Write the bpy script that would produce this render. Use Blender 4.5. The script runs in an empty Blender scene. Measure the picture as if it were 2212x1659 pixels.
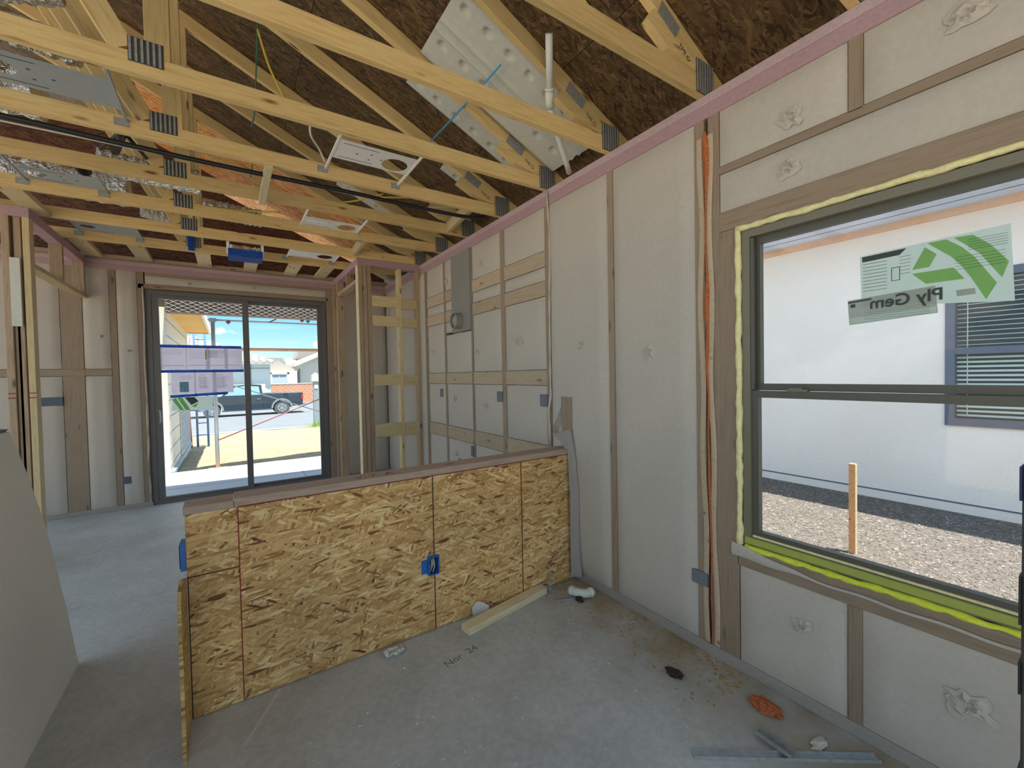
import bpy, math, random
from mathutils import Vector, Matrix, noise
random.seed(7)
SC = bpy.context.scene
COL = SC.collection

# ------------------------------------------------------------------ camera
CAM_H = 1.41
cam_d = bpy.data.cameras.new('camera'); cam = bpy.data.objects.new('camera', cam_d); COL.objects.link(cam)
cam_d.sensor_fit = 'HORIZONTAL'; cam_d.sensor_width = 36.0; cam_d.lens = 919.1 / 2212 * 36.0
cam_d.clip_start = 0.02; cam_d.clip_end = 400
_r = Vector((0.83168323, -0.55490069, -0.01970355)); _u = Vector((0.02929352, 0.00841327, 0.99953545)); _f = Vector((0.55447714, 0.83187405, -0.02325217))
cam.matrix_world = Matrix(((_r.x, _u.x, -_f.x, 0), (_r.y, _u.y, -_f.y, 0), (_r.z, _u.z, -_f.z, CAM_H), (0, 0, 0, 1)))
SC.camera = cam
# ------------------------------------------------------------------ view
SC.view_settings.view_transform = 'Standard'; SC.view_settings.look = 'None'
SC.view_settings.gamma = 1.0; SC.view_settings.exposure = 0.86; SC.view_settings.use_curve_mapping = False
# ------------------------------------------------------------------ sky
SKY_STRENGTH = 1.25
SUN_STRENGTH = 7.5
wd = bpy.data.worlds.new('sky'); SC.world = wd; wd.use_nodes = True
nt = wd.node_tree; nt.nodes.clear()
def wn(t, **k):
    n = nt.nodes.new(t)
    for a, b in k.items(): setattr(n, a, b)
    return n
tc = wn('ShaderNodeTexCoord'); sep = wn('ShaderNodeSeparateXYZ'); nt.links.new(tc.outputs['Generated'], sep.inputs[0])
grad = wn('ShaderNodeValToRGB'); nt.links.new(sep.outputs['Z'], grad.inputs[0])
e = grad.color_ramp.elements; e[0].position = 0.0; e[0].color = (0.42, 0.58, 0.64, 1); e[1].position = 0.55; e[1].color = (0.26, 0.42, 0.62, 1)
e2 = grad.color_ramp.elements.new(0.14); e2.color = (0.115, 0.335, 0.46, 1)
mp = wn('ShaderNodeMapping'); mp.inputs['Scale'].default_value = (1, 1, 2.4); mp.inputs['Location'].default_value = (0.33, 0.1, 0.07); nt.links.new(tc.outputs['Generated'], mp.inputs[0])
nz = wn('ShaderNodeTexNoise'); nz.inputs['Scale'].default_value = 4.2; nz.inputs['Detail'].default_value = 9; nz.inputs['Roughness'].default_value = 0.52; nt.links.new(mp.outputs[0], nz.inputs['Vector'])
cr_ = wn('ShaderNodeValToRGB'); nt.links.new(nz.outputs['Fac'], cr_.inputs[0]); cr_.color_ramp.elements[0].position = 0.54; cr_.color_ramp.elements[1].position = 0.60
mx = wn('ShaderNodeMix', data_type='RGBA'); nt.links.new(cr_.outputs[0], mx.inputs[0]); nt.links.new(grad.outputs[0], mx.inputs[6]); mx.inputs[7].default_value = (1.0, 1.0, 1.0, 1)
bg = wn('ShaderNodeBackground'); bg.inputs[1].default_value = SKY_STRENGTH; nt.links.new(mx.outputs[2], bg.inputs[0])
wo = wn('ShaderNodeOutputWorld'); nt.links.new(bg.outputs[0], wo.inputs[0])
# ------------------------------------------------------------------ sun
sd = bpy.data.lights.new('sun', 'SUN'); sun = bpy.data.objects.new('sun', sd); COL.objects.link(sun)
sd.energy = SUN_STRENGTH; sd.angle = math.radians(0.6); sd.color = (1.0, 0.93, 0.80)
sun.location = (1, -4, 14)
sun.rotation_mode = 'QUATERNION'; sun.rotation_quaternion = Vector((-0.07, 0.20, -0.97)).to_track_quat('-Z', 'Y')

# ================================================================== helpers
def lin(c):
    c = c / 255.0
    return c / 12.92 if c <= 0.04045 else ((c + 0.055) / 1.055) ** 2.4
def rgb(h):
    return (lin(int(h[0:2], 16)), lin(int(h[2:4], 16)), lin(int(h[4:6], 16)), 1.0)
MATS = {}
class NT:
    def __init__(s, name):
        m = bpy.data.materials.new(name); m.use_nodes = True; s.m = m; s.t = m.node_tree; s.t.nodes.clear()
        s.b = s.n('ShaderNodeBsdfPrincipled'); s.o = s.n('ShaderNodeOutputMaterial'); s.l(s.b.outputs[0], s.o.inputs[0]); MATS[name] = m
    def n(s, t, **k):
        x = s.t.nodes.new(t)
        for a, b in k.items(): setattr(x, a, b)
        return x
    def l(s, a, b): s.t.links.new(a, b)
    def coord(s, scale=(1, 1, 1), out='Object', rot=(0, 0, 0), rnd=False):
        c = s.n('ShaderNodeTexCoord'); m = s.n('ShaderNodeMapping'); m.inputs['Scale'].default_value = scale; m.inputs['Rotation'].default_value = rot
        s.l(c.outputs[out], m.inputs[0])
        if rnd:
            oi = s.n('ShaderNodeObjectInfo'); mu = s.n('ShaderNodeMath', operation='MULTIPLY'); mu.inputs[1].default_value = 40.0
            s.l(oi.outputs['Random'], mu.inputs[0]); cx = s.n('ShaderNodeCombineXYZ'); s.l(mu.outputs[0], cx.inputs[0]); s.l(mu.outputs[0], cx.inputs[1])
            s.l(cx.outputs[0], m.inputs['Location'])
        return m.outputs[0]
    def noise(s, vec, scale, detail=4, rough=0.55):
        x = s.n('ShaderNodeTexNoise'); x.inputs['Scale'].default_value = scale; x.inputs['Detail'].default_value = detail; x.inputs['Roughness'].default_value = rough
        s.l(vec, x.inputs['Vector']); return x.outputs['Fac']
    def ramp(s, fac, stops):
        r = s.n('ShaderNodeValToRGB'); s.l(fac, r.inputs[0]); el = r.color_ramp.elements
        while len(el) < len(stops): el.new(0.5)
        for q, (p, c) in zip(el, stops): q.position = p; q.color = c
        return r.outputs[0]
    def mix(s, f, a, b, mode='MIX'):
        x = s.n('ShaderNodeMix', data_type='RGBA', blend_type=mode)
        for v, i in ((f, 0), (a, 6), (b, 7)):
            if hasattr(v, 'is_linked'): s.l(v, x.inputs[i])
            else: x.inputs[i].default_value = v
        return x.outputs[2]
    def bump(s, h, strength=0.3, dist=0.01):
        x = s.n('ShaderNodeBump'); x.inputs['Strength'].default_value = strength; x.inputs['Distance'].default_value = dist
        s.l(h, x.inputs['Height']); s.l(x.outputs[0], s.b.inputs['Normal'])
    def base(s, c):
        if hasattr(c, 'is_linked'): s.l(c, s.b.inputs['Base Color'])
        else: s.b.inputs['Base Color'].default_value = c
    def set(s, rough=0.6, metal=0.0, **k):
        s.b.inputs['Roughness'].default_value = rough; s.b.inputs['Metallic'].default_value = metal
        for a, b in k.items(): s.b.inputs[a].default_value = b
def plain(name, h, rough=0.6, metal=0.0, var=0.12, scale=25.0, bump=0.0, **k):
    t = NT(name); v = t.coord(); f = t.noise(v, scale); c = rgb(h)
    t.base(t.ramp(f, [(0.3, tuple(x * (1 - var) for x in c[:3]) + (1,)), (0.7, tuple(min(1, x * (1 + var)) for x in c[:3]) + (1,))]))
    if bump: t.bump(f, bump, 0.01)
    t.set(rough, metal, **k); return t.m
def wood(name, light, dark, knot, rough=0.7):
    t = NT(name); v = t.coord((1.2, 14, 14), rnd=True); g = t.noise(v, 3.0, 5, 0.6)
    c = t.ramp(g, [(0.28, rgb(dark)), (0.52, rgb(light)), (0.75, rgb(dark))])
    vk = t.coord((3.2, 11, 11), rnd=True); vo = t.n('ShaderNodeTexVoronoi'); vo.inputs['Scale'].default_value = 1.0; t.l(vk, vo.inputs['Vector'])
    k = t.ramp(vo.outputs['Distance'], [(0.06, (1, 1, 1, 1)), (0.16, (0, 0, 0, 1))])
    c = t.mix(k, c, rgb(knot))
    oi = t.n('ShaderNodeObjectInfo'); hv = t.n('ShaderNodeMapRange'); t.l(oi.outputs['Random'], hv.inputs[0]); hv.inputs[3].default_value = 0.85; hv.inputs[4].default_value = 1.1
    cc = t.n('ShaderNodeCombineColor'); [t.l(hv.outputs[0], cc.inputs[i]) for i in range(3)]
    c = t.mix(1.0, c, cc.outputs[0], 'MULTIPLY'); t.base(c); t.bump(g, 0.15, 0.004); t.set(rough); return t.m
def osb(name, cols, rough=0.75, plane='xz', sc=1.0):
    """oriented strand board: three layers of long flakes lying at different angles"""
    t = NT(name); outs = []
    axes = {'xz': ('X', 'Z'), 'xy': ('X', 'Y'), 'yz': ('Y', 'Z')}[plane]
    tcn = t.n('ShaderNodeTexCoord'); sp = t.n('ShaderNodeSeparateXYZ'); t.l(tcn.outputs['Object'], sp.inputs[0])
    cb = t.n('ShaderNodeCombineXYZ'); t.l(sp.outputs[axes[0]], cb.inputs[0]); t.l(sp.outputs[axes[1]], cb.inputs[1])
    wob = t.n('ShaderNodeTexNoise'); wob.inputs['Scale'].default_value = 9.0; t.l(cb.outputs[0], wob.inputs['Vector'])
    wm = t.n('ShaderNodeMix', data_type='VECTOR'); wm.inputs[0].default_value = 0.012; t.l(cb.outputs[0], wm.inputs[4]); t.l(wob.outputs['Color'], wm.inputs[5])
    for i, a in enumerate((1.25, 0.62, -0.50, 0.08)):
        m = t.n('ShaderNodeMapping', vector_type='TEXTURE'); m.inputs['Rotation'].default_value = (0, 0, a); m.inputs['Scale'].default_value = (0.062 / sc, 0.0105 / sc, 1); m.inputs['Location'].default_value = (i * 3.1, i * 1.7, 0)
        t.l(wm.outputs[1], m.inputs[0])
        vo = t.n('ShaderNodeTexVoronoi', voronoi_dimensions='2D'); vo.inputs['Scale'].default_value = 1.0; t.l(m.outputs[0], vo.inputs['Vector'])
        sx = t.n('ShaderNodeSeparateColor'); t.l(vo.outputs['Color'], sx.inputs[0]); outs.append((sx, vo.outputs['Distance']))
    st = [(0.0, rgb(cols[0])), (0.13, rgb(cols[1])), (0.46, rgb(cols[2])), (0.80, rgb(cols[3])), (1.0, rgb(cols[4]))]
    c = t.ramp(outs[0][0].outputs[0], st); h = outs[0][1]
    for sx, d in outs[1:]:
        f = t.ramp(sx.outputs[1], [(0.56, (0, 0, 0, 1)), (0.60, (1, 1, 1, 1))])
        c = t.mix(f, c, t.ramp(sx.outputs[0], st))
    ed = t.ramp(outs[1][1], [(0.40, (1, 1, 1, 1)), (0.85, (0.70, 0.64, 0.55, 1))]); c = t.mix(0.55, c, ed, 'MULTIPLY')
    big = t.noise(cb.outputs[0], 2.2, 3); c = t.mix(1.0, c, t.ramp(big, [(0.3, (0.82, 0.80, 0.78, 1)), (0.7, (1.1, 1.08, 1.0, 1))]), 'MULTIPLY')
    t.base(c); t.bump(outs[2][0].outputs[2], 0.25, 0.003); t.set(rough); return t.m

# ------------------------------------------------------------------ materials
wood('truss_wood', 'DDBF86', 'C6A468', '7A5630')
wood('stud_wood', 'AE967C', '947C64', '5C4636')
wood('yellow_board', 'CFBA90', 'BAA274', '74583A')
wood('grey_plate_wood', 'B39A88', '98806E', '62483A')
wood('veiled_stud', '9A8570', '88735F', '6A5846')
wood('veiled_block', 'BEA88E', 'AE967C', '8A745C')
wood('white_wood', 'E3D2AC', 'CDB98E', 'A08456')
wood('stake_wood', 'D9A274', 'C08A5C', '7A5030')
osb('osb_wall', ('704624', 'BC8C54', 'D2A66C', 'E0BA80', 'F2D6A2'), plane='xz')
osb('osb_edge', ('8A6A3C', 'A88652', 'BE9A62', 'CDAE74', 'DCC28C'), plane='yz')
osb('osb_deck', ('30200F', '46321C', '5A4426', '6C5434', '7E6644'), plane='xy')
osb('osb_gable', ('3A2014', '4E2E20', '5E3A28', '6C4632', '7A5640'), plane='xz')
osb('osb_deck_lit_orange', ('A05A28', 'D88C50', 'EFA868', 'F6BE84', 'FBD2A0'), plane='xy')  # lit copy of the deck board, daylight glow painted into its colour
def net(name, h, var=0.05, trans=0.0):
    t = NT(name); v = t.coord(); f = t.noise(v, 60, 3); g = t.noise(v, 2.0, 2); c = rgb(h)
    a = t.ramp(f, [(0.3, tuple(x * (1 - var) for x in c[:3]) + (1,)), (0.7, tuple(x * (1 + var) for x in c[:3]) + (1,))])
    t.base(t.mix(0.5, a, t.ramp(g, [(0.3, (0.9, 0.9, 0.92, 1)), (0.7, (1.04, 1.02, 1.0, 1))]), 'MULTIPLY')); t.bump(f, 0.12, 0.004); t.set(0.9); return t.m
net('netting', 'BEB4A8'); net('netting_dim', 'A0968E'); net('pink_plate', 'AE8E94', 0.08); net('pink_light', 'BAA2A6', 0.08)
net('box_patch', '74767C'); net('duct_patch', '8E8A82'); net('drywall', 'F0EEE8', 0.03)
plain('blue_patch', '56606E', 0.8)
# concrete floor with sawdust drift beside the right wall
t = NT('concrete'); v = t.coord(); f = t.noise(v, 3.0, 8, 0.6); g = t.noise(v, 40, 4)
c = t.ramp(f, [(0.3, rgb('ADAFAC')), (0.5, rgb('BEBFBC')), (0.72, rgb('CECFCE'))])
c = t.mix(0.35, c, t.ramp(g, [(0.35, rgb('96988F')), (0.7, rgb('C8C9C4'))]))
sp = t.n('ShaderNodeSeparateXYZ'); t.l(v, sp.inputs[0])
mr = t.n('ShaderNodeMapRange'); mr.inputs[1].default_value = 1.45 + .55; mr.inputs[2].default_value = 1.98 + .55; t.l(sp.outputs['X'], mr.inputs[0])
ml = t.n('ShaderNodeMath', operation='MULTIPLY'); t.l(mr.outputs[0], ml.inputs[0]); t.l(t.ramp(t.noise(v, 5.0, 6), [(0.34, (0.2, 0.2, 0.2, 1)), (0.62, (1, 1, 1, 1))]), ml.inputs[1])
c = t.mix(ml.outputs[0], c, rgb('8E7A58')); t.base(c); t.bump(t.noise(v, 18, 6), 0.10, 0.006); t.set(0.55)
plain('slab', '9AA2AE', 0.85, var=0.06, scale=6); plain('slab_joint', '6E7680', 0.9)
t = NT('dirt'); v = t.coord(); f = t.noise(v, 1.3, 8, 0.65); g = t.noise(v, 9, 5)
t.base(t.mix(0.35, t.ramp(f, [(0.3, rgb('7C725E')), (0.55, rgb('8C836F')), (0.75, rgb('9A9280'))]), t.ramp(g, [(0.35, rgb('6E604A')), (0.6, rgb('A0967E'))]))); t.bump(g, 0.6, 0.05); t.set(0.95)
plain('yard_soil', 'B0A08A', 0.95, var=0.12, scale=3); plain('asphalt', '686E76', 0.9, var=0.08, scale=2); plain('gravel_bed', '5C5652', 0.95, var=0.2, scale=40, bump=0.5)
t = NT('gravel'); oi = t.n('ShaderNodeTexCoord'); vv = t.n('ShaderNodeTexVoronoi'); vv.inputs['Scale'].default_value = 34; t.l(oi.outputs['Object'], vv.inputs['Vector'])
sx = t.n('ShaderNodeSeparateColor'); t.l(vv.outputs['Color'], sx.inputs[0])
t.base(t.ramp(sx.outputs[0], [(0.0, rgb('544E4A')), (0.4, rgb('68625E')), (0.7, rgb('78726E')), (1.0, rgb('9A948E'))])); t.set(0.9)
t = NT('stucco'); v = t.coord(); f = t.noise(v, 45, 5, 0.6); g = t.noise(v, 1.1, 4)
t.base(t.mix(0.6, t.ramp(f, [(0.3, rgb('F2EAE2')), (0.7, rgb('FBF6F0'))]), t.ramp(g, [(0.3, rgb('F0E6DE')), (0.7, rgb('FCF6F0'))]))); t.bump(f, 0.35, 0.01); t.set(0.95)
plain('soffit_blue', 'DCE8FF', 0.8, var=0.03, scale=8); plain('fascia_glow_tan', 'E8C0A0', 0.8, var=0.05)
plain('slate_frame', '5C6478', 0.5, var=0.05); plain('blind', 'C9D8D2', 0.6, var=0.03); plain('room_dark', '3E444C', 0.9)
plain('bronze', '7A7260', 0.42, var=0.05, scale=60); plain('bronze_dark', '5A564A', 0.42, var=0.05); plain('door_frame', '64605E', 0.45, var=0.05, scale=40)
plain('foam_yellow', 'EEE2A8', 0.85, var=0.1, scale=50, bump=0.6); plain('foam_bright', 'E4EA46', 0.85, var=0.1, scale=50, bump=0.6); plain('sill_foam_reflection', 'A8AE50', 0.5, var=0.06)
plain('steel_white', 'F0F0EC', 0.45, 0.0, var=0.03); plain('steel_grey', 'A4AAAC', 0.45, 0.2, var=0.05); plain('galv', 'B4B8B8', 0.38, 0.5, var=0.15, scale=40); plain('plate_shadow', '4A4A4A', 0.6, 0.2, var=0.1); plain('plate_steel', '9A9A98', 0.5, 0.25, var=0.2, scale=60)
t = NT('foil'); v = t.coord(); f = t.noise(v, 26, 4, 0.6); t.base((0.82, 0.81, 0.78, 1)); t.bump(f, 1.0, 0.05); t.set(0.22, 1.0)
plain('duct_black', '121314', 0.5, var=0.05); plain('cable_black', '17181A', 0.5, var=0.05); plain('cable_yellow', 'C8AE3C', 0.5, var=0.05); plain('cable_white', 'D8D4C8', 0.5, var=0.03); plain('cable_green', '3C7C6C', 0.5, var=0.03); plain('wire_blue', '4C9CC4', 0.4, var=0.03)
plain('pvc', 'D8D6CC', 0.35, var=0.03); plain('ink', '2A241E', 0.8); plain('red_chalk', '8A2E2E', 0.9); plain('faint_mark', '72706A', 0.9); plain('dark_line', '4A3A2C', 0.9); plain('black_hole', '0C0B0A', 0.9)
plain('eps', 'CCCBC2', 0.8, var=0.05, scale=30); plain('box_blue', '2468B4', 0.4, var=0.05); plain('box_inside', '0E2448', 0.6)
plain('tape_blue', '2A66C8', 0.6, var=0.08, scale=18); plain('tape_light', '5C9CEC', 0.6, var=0.08, scale=18); plain('paper', 'F2ECF6', 0.8, var=0.02); plain('paper_line', 'B4B2BC', 0.9, var=0.02); plain('paper_blue', '9CBCCC', 0.8); plain('paper_yellow', 'D8CC84', 0.8)
plain('sticker_pale', 'E8F2EC', 0.6, var=0.02); plain('sticker_green', 'AEDC90', 0.6, var=0.03); plain('sticker_ink', '3E4440', 0.7); plain('sticker_grey', 'CCD2CA', 0.7, var=0.03)
plain('orange_wool', 'B8683C', 0.95, var=0.25, scale=90, bump=0.9); plain('sawdust', 'A88A5C', 0.95, var=0.2); plain('bark', '3A2A22', 0.9, var=0.3, scale=60); plain('scrap_white', 'CFCBC2', 0.7, var=0.05)
plain('post_dark', '4E4846', 0.7, var=0.1); plain('navy', '20305C', 0.6)
plain('siding', 'D6D2C8', 0.85, var=0.04, scale=5); plain('soffit_lit_ochre', 'E8BE74', 0.8, var=0.03); plain('fascia_white', 'F2EEE6', 0.8, var=0.02); plain('lath_dark', '5C5654', 0.9, var=0.2, scale=30); plain('lath_wire', '8C8480', 0.6, 0.4, var=0.1)
plain('pipe_steel', 'AEB6BE', 0.45, 0.5, var=0.05); plain('ladder_blue', '4A78B4', 0.5); plain('pole_red', 'C87468', 0.6); plain('mesh_blue', '8CA2B4', 0.5); plain('board_white', 'EDF0F2', 0.8, var=0.02)
plain('truck_paint', '33424E', 0.22, 0.3, var=0.04); plain('truck_grey', '8A9298', 0.5, var=0.04); plain('rubber', '5C5E60', 0.8); plain('rim', 'A9ADB0', 0.4, 0.6); plain('tail_red', 'C23A3A', 0.3); plain('truck_glass', '9CC0D8', 0.1, var=0.05)
plain('brick_red', 'DA9878', 0.9, var=0.1, scale=6); plain('mortar', 'E8D8CC', 0.95); plain('house_grey', 'C6CCCC', 0.9, var=0.04); plain('house_beige', 'C8C2BA', 0.9, var=0.04); plain('house_white', 'D0CEC6', 0.9, var=0.03); plain('tile_pale', 'A49A94', 0.8, var=0.08, scale=8); plain('garage_grey', 'B4BEC4', 0.7, var=0.03); plain('glass_dark', '586470', 0.3)
plain('grass', '8CA860', 0.9, var=0.3, scale=30); plain('pedestal_grey', '8C98A0', 0.6, var=0.05); plain('clip_red', '9A5A60', 0.7)
def translucent(name, f_):
    m_ = MATS[name]; t_ = m_.node_tree; b_ = [n for n in t_.nodes if n.type == 'BSDF_PRINCIPLED'][0]; o_ = [n for n in t_.nodes if n.type == 'OUTPUT_MATERIAL'][0]
    tr_ = t_.nodes.new('ShaderNodeBsdfTranslucent'); mx_ = t_.nodes.new('ShaderNodeMixShader'); mx_.inputs[0].default_value = f_
    t_.links.new(b_.inputs['Base Color'].links[0].from_socket, tr_.inputs[0]); t_.links.new(b_.outputs[0], mx_.inputs[1]); t_.links.new(tr_.outputs[0], mx_.inputs[2]); t_.links.new(mx_.outputs[0], o_.inputs[0])
for q_ in ('paper', 'paper_line', 'paper_blue', 'paper_yellow', 'tape_blue', 'tape_light', 'sticker_pale', 'sticker_green', 'sticker_grey'): translucent(q_, .55)
# window glass
t = NT('glass'); t.t.nodes.remove(t.b); a = t.n('ShaderNodeBsdfTransparent'); a.inputs[0].default_value = (0.985, 0.995, 0.99, 1); g = t.n('ShaderNodeBsdfGlossy'); g.inputs['Roughness'].default_value = 0.02
ms = t.n('ShaderNodeMixShader'); ms.inputs[0].default_value = 0.02; t.l(a.outputs[0], ms.inputs[1]); t.l(g.outputs[0], ms.inputs[2]); t.l(ms.outputs[0], t.o.inputs[0])

# ------------------------------------------------------------------ object builders
def link(o): COL.objects.link(o); return o
ROOTLOC = {}
def tag(o, label=None, cat=None, group=None, kind=None):
    if label: o['label'] = label
    if cat: o['category'] = cat
    if group: o['group'] = group
    if kind: o['kind'] = kind
    return o
def thing(name, label, cat, loc=(0, 0, 0), group=None):
    o = link(bpy.data.objects.new(name, None)); o.location = loc; o.empty_display_size = 0.1; return tag(o, label, cat, group)
def setparent(o, parent):
    if parent is not None:
        o.parent = parent; m = Matrix.Translation(parent.location)
        if parent.parent is not None or parent.rotation_euler[:] != (0, 0, 0) or parent.get('_m'):
            m = parent_world(parent)
        o.matrix_parent_inverse = m.inverted()
def parent_world(o):
    m = o.matrix_basis.copy()
    if o.parent: m = parent_world(o.parent) @ o.matrix_parent_inverse @ m
    return m
def mk(name, verts, faces, mat, parent=None, smooth=False):
    """mesh object in world coordinates, origin moved to its centre"""
    c = sum((Vector(v) for v in verts), Vector()) / len(verts)
    me = bpy.data.meshes.new(name); me.from_pydata([tuple(Vector(v) - c) for v in verts], [], faces); me.materials.append(MATS[mat])
    if smooth: me.polygons.foreach_set('use_smooth', [True] * len(me.polygons))
    me.update(); o = link(bpy.data.objects.new(name, me)); o.location = c; setparent(o, parent); return o
CACHE = {}
def beam(name, c, X, Y, dims, mat, parent=None, cham=0.002):
    """rectangular piece, length along X; chamfered long edges"""
    lx, ly, lz = dims; key = (round(lx, 4), round(ly, 4), round(lz, 4), mat, cham)
    if key not in CACHE:
        a, b, d = lx / 2, ly / 2, lz / 2; k = min(cham, b * .4, d * .4)
        ring = [(-b + k, -d), (b - k, -d), (b, -d + k), (b, d - k), (b - k, d), (-b + k, d), (-b, d - k), (-b, -d + k)]
        vs = [(-a, y, z) for y, z in ring] + [(a, y, z) for y, z in ring]
        fs = [(i, (i + 1) % 8, 8 + (i + 1) % 8, 8 + i) for i in range(8)] + [tuple(range(7, -1, -1)), tuple(range(8, 16))]
        fs = [tuple(reversed(f)) for f in fs[:8]] and fs
        me = bpy.data.meshes.new(name); me.from_pydata(vs, [], fs); me.materials.append(MATS[mat]); me.update(); CACHE[key] = me
    o = link(bpy.data.objects.new(name, CACHE[key])); X = Vector(X).normalized(); Y = Vector(Y).normalized(); Z = X.cross(Y).normalized(); Y = Z.cross(X)
    c = Vector(c); m = Matrix(((X.x, Y.x, Z.x, c.x), (X.y, Y.y, Z.y, c.y), (X.z, Y.z, Z.z, c.z), (0, 0, 0, 1)))
    o.location = c; o.rotation_mode = 'QUATERNION'; o.rotation_quaternion = m.to_quaternion(); o['_m'] = 1; setparent(o, parent); del o['_m']; return o
def bx(name, x0, x1, y0, y1, z0, z1, mat, parent=None, cham=0.002):
    d = [abs(x1 - x0), abs(y1 - y0), abs(z1 - z0)]; c = ((x0 + x1) / 2, (y0 + y1) / 2, (z0 + z1) / 2); i = d.index(max(d))
    if i == 0: return beam(name, c, (1, 0, 0), (0, 1, 0), (d[0], d[1], d[2]), mat, parent, cham)
    if i == 1: return beam(name, c, (0, 1, 0), (0, 0, 1), (d[1], d[2], d[0]), mat, parent, cham)
    return beam(name, c, (0, 0, 1), (1, 0, 0), (d[2], d[0], d[1]), mat, parent, cham)
class MB:
    def __init__(s): s.v = []; s.f = []
    def box(s, x0, x1, y0, y1, z0, z1):
        n = len(s.v); s.v += [(x, y, z) for x in (x0, x1) for y in (y0, y1) for z in (z0, z1)]
        s.f += [tuple(n + i for i in q) for q in ((0, 1, 3, 2), (4, 6, 7, 5), (0, 4, 5, 1), (2, 3, 7, 6), (0, 2, 6, 4), (1, 5, 7, 3))]; return s
    def prism(s, poly, axis, a, b):
        """polygon in the two other axes extruded along axis from a to b"""
        n = len(s.v); k = len(poly)
        def P(p, w): return {'x': (w, p[0], p[1]), 'y': (p[0], w, p[1]), 'z': (p[0], p[1], w)}[axis]
        s.v += [P(p, a) for p in poly] + [P(p, b) for p in poly]
        s.f += [tuple(n + i for i in range(k)), tuple(n + k + i for i in reversed(range(k)))] + [(n + i, n + k + i, n + k + (i + 1) % k, n + (i + 1) % k) for i in range(k)]; return s
    def tube(s, pts, r, n=8, cap=True):
        pts = [Vector(p) for p in pts]; rr = r if isinstance(r, (list, tuple)) else [r] * len(pts); b0 = len(s.v); up = None
        for i, p in enumerate(pts):
            d = (pts[min(i + 1, len(pts) - 1)] - pts[max(i - 1, 0)]).normalized()
            if up is None: up = Vector((0, 0, 1)) if abs(d.z) < 0.9 else Vector((1, 0, 0))
            a = d.cross(up).normalized(); up = a.cross(d).normalized()
            s.v += [tuple(p + (a * math.cos(2 * math.pi * k / n) + up * math.sin(2 * math.pi * k / n)) * rr[i]) for k in range(n)]
        for i in range(len(pts) - 1):
            for k in range(n): s.f.append((b0 + i * n + k, b0 + i * n + (k + 1) % n, b0 + (i + 1) * n + (k + 1) % n, b0 + (i + 1) * n + k))
        if cap: s.f.append(tuple(b0 + k for k in reversed(range(n)))); s.f.append(tuple(b0 + (len(pts) - 1) * n + k for k in range(n)))
        return s
    def disc(s, c, ax, r, t, n=24):
        c = Vector(c); a = Vector(ax).normalized(); return s.tube([c - a * t / 2, c + a * t / 2], r, n)
    def grid(s, nu, nv, fn):
        b = len(s.v); s.v += [tuple(fn(i / nu, j / nv)) for j in range(nv + 1) for i in range(nu + 1)]
        s.f += [(b + j * (nu + 1) + i, b + j * (nu + 1) + i + 1, b + (j + 1) * (nu + 1) + i + 1, b + (j + 1) * (nu + 1) + i) for j in range(nv) for i in range(nu)]; return s
    def build(s, name, mat, parent=None, smooth=False): return mk(name, s.v, s.f, mat, parent, smooth)
def curve_pts(ctrl, n=8):
    """Catmull-Rom through control points"""
    c = [Vector(p) for p in ctrl]; c = [c[0] * 2 - c[1]] + c + [c[-1] * 2 - c[-2]]; out = []
    for i in range(1, len(c) - 2):
        for k in range(n):
            t = k / n; a, b, d, e_ = c[i - 1], c[i], c[i + 1], c[i + 2]
            out.append(0.5 * ((2 * b) + (d - a) * t + (2 * a - 5 * b + 4 * d - e_) * t * t + (3 * b - a - 3 * d + e_) * t ** 3))
    out.append(c[-2]); return out
def tube(name, pts, r, mat, parent=None, n=8, smooth_path=True):
    return MB().tube(curve_pts(pts) if smooth_path and len(pts) > 2 else pts, r, n).build(name, mat, parent, True)
def pillow(name, axis, at, u0, u1, z0, z1, depth, mat, parent, seed=0, amp=0.003):
    """bulging net-covered bay. axis x: plane X=at facing -X, u is Y. axis y: plane Y=at facing -Y, u is X"""
    w, h = abs(u1 - u0), abs(z1 - z0); nu = max(6, min(18, int(w / 0.04))); nv = max(6, min(40, int(h / 0.06)))
    def prof(t, L):
        e_ = min(t, 1 - t) * L; k = min(1.0, e_ / 0.035); return math.sin(k * math.pi / 2)
    def fn(u, v):
        q = prof(u, w) * prof(v, h); n_ = noise.noise(Vector((u * w * 5 + seed, v * h * 5, seed * 1.7))) * amp
        o = -0.006 + q * (depth + 0.006 + n_); uu = u0 + (u1 - u0) * u; zz = z0 + (z1 - z0) * v
        return (at - o, uu, zz) if axis == 'x' else (uu, at - o, zz)
    return MB().grid(nu, nv, fn).build(name, mat, parent, True)
def pucker(axis, at, u, z, r, mat, parent, seed=0, ry=1.0):
    """crumpled spot in the netting where the wool was blown in"""
    n, m = 18, 6; rnd = random.Random(seed)
    vs = [None]; ph = [rnd.uniform(0.6, 1.25) for _ in range(n)]
    pts = []
    for j in range(m + 1):
        for i in range(n):
            rr = r * (j / m) * ph[i]; a = 2 * math.pi * i / n
            off = 0.0 if j == m else (0.013 * math.exp(-((j / m) - 0.45) ** 2 / 0.05) * rnd.uniform(0.2, 1.3) - (0.005 if j < 2 else 0))
            du = rr * math.cos(a); dz = rr * math.sin(a) * ry
            pts.append((at - 0.004 - off, u + du, z + dz) if axis == 'x' else (u + du, at - 0.004 - off, z + dz))
    fs = [(j * n + i, j * n + (i + 1) % n, (j + 1) * n + (i + 1) % n, (j + 1) * n + i) for j in range(m) for i in range(n)]
    return mk('net_pucker', pts, fs, mat, parent, False)
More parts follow.
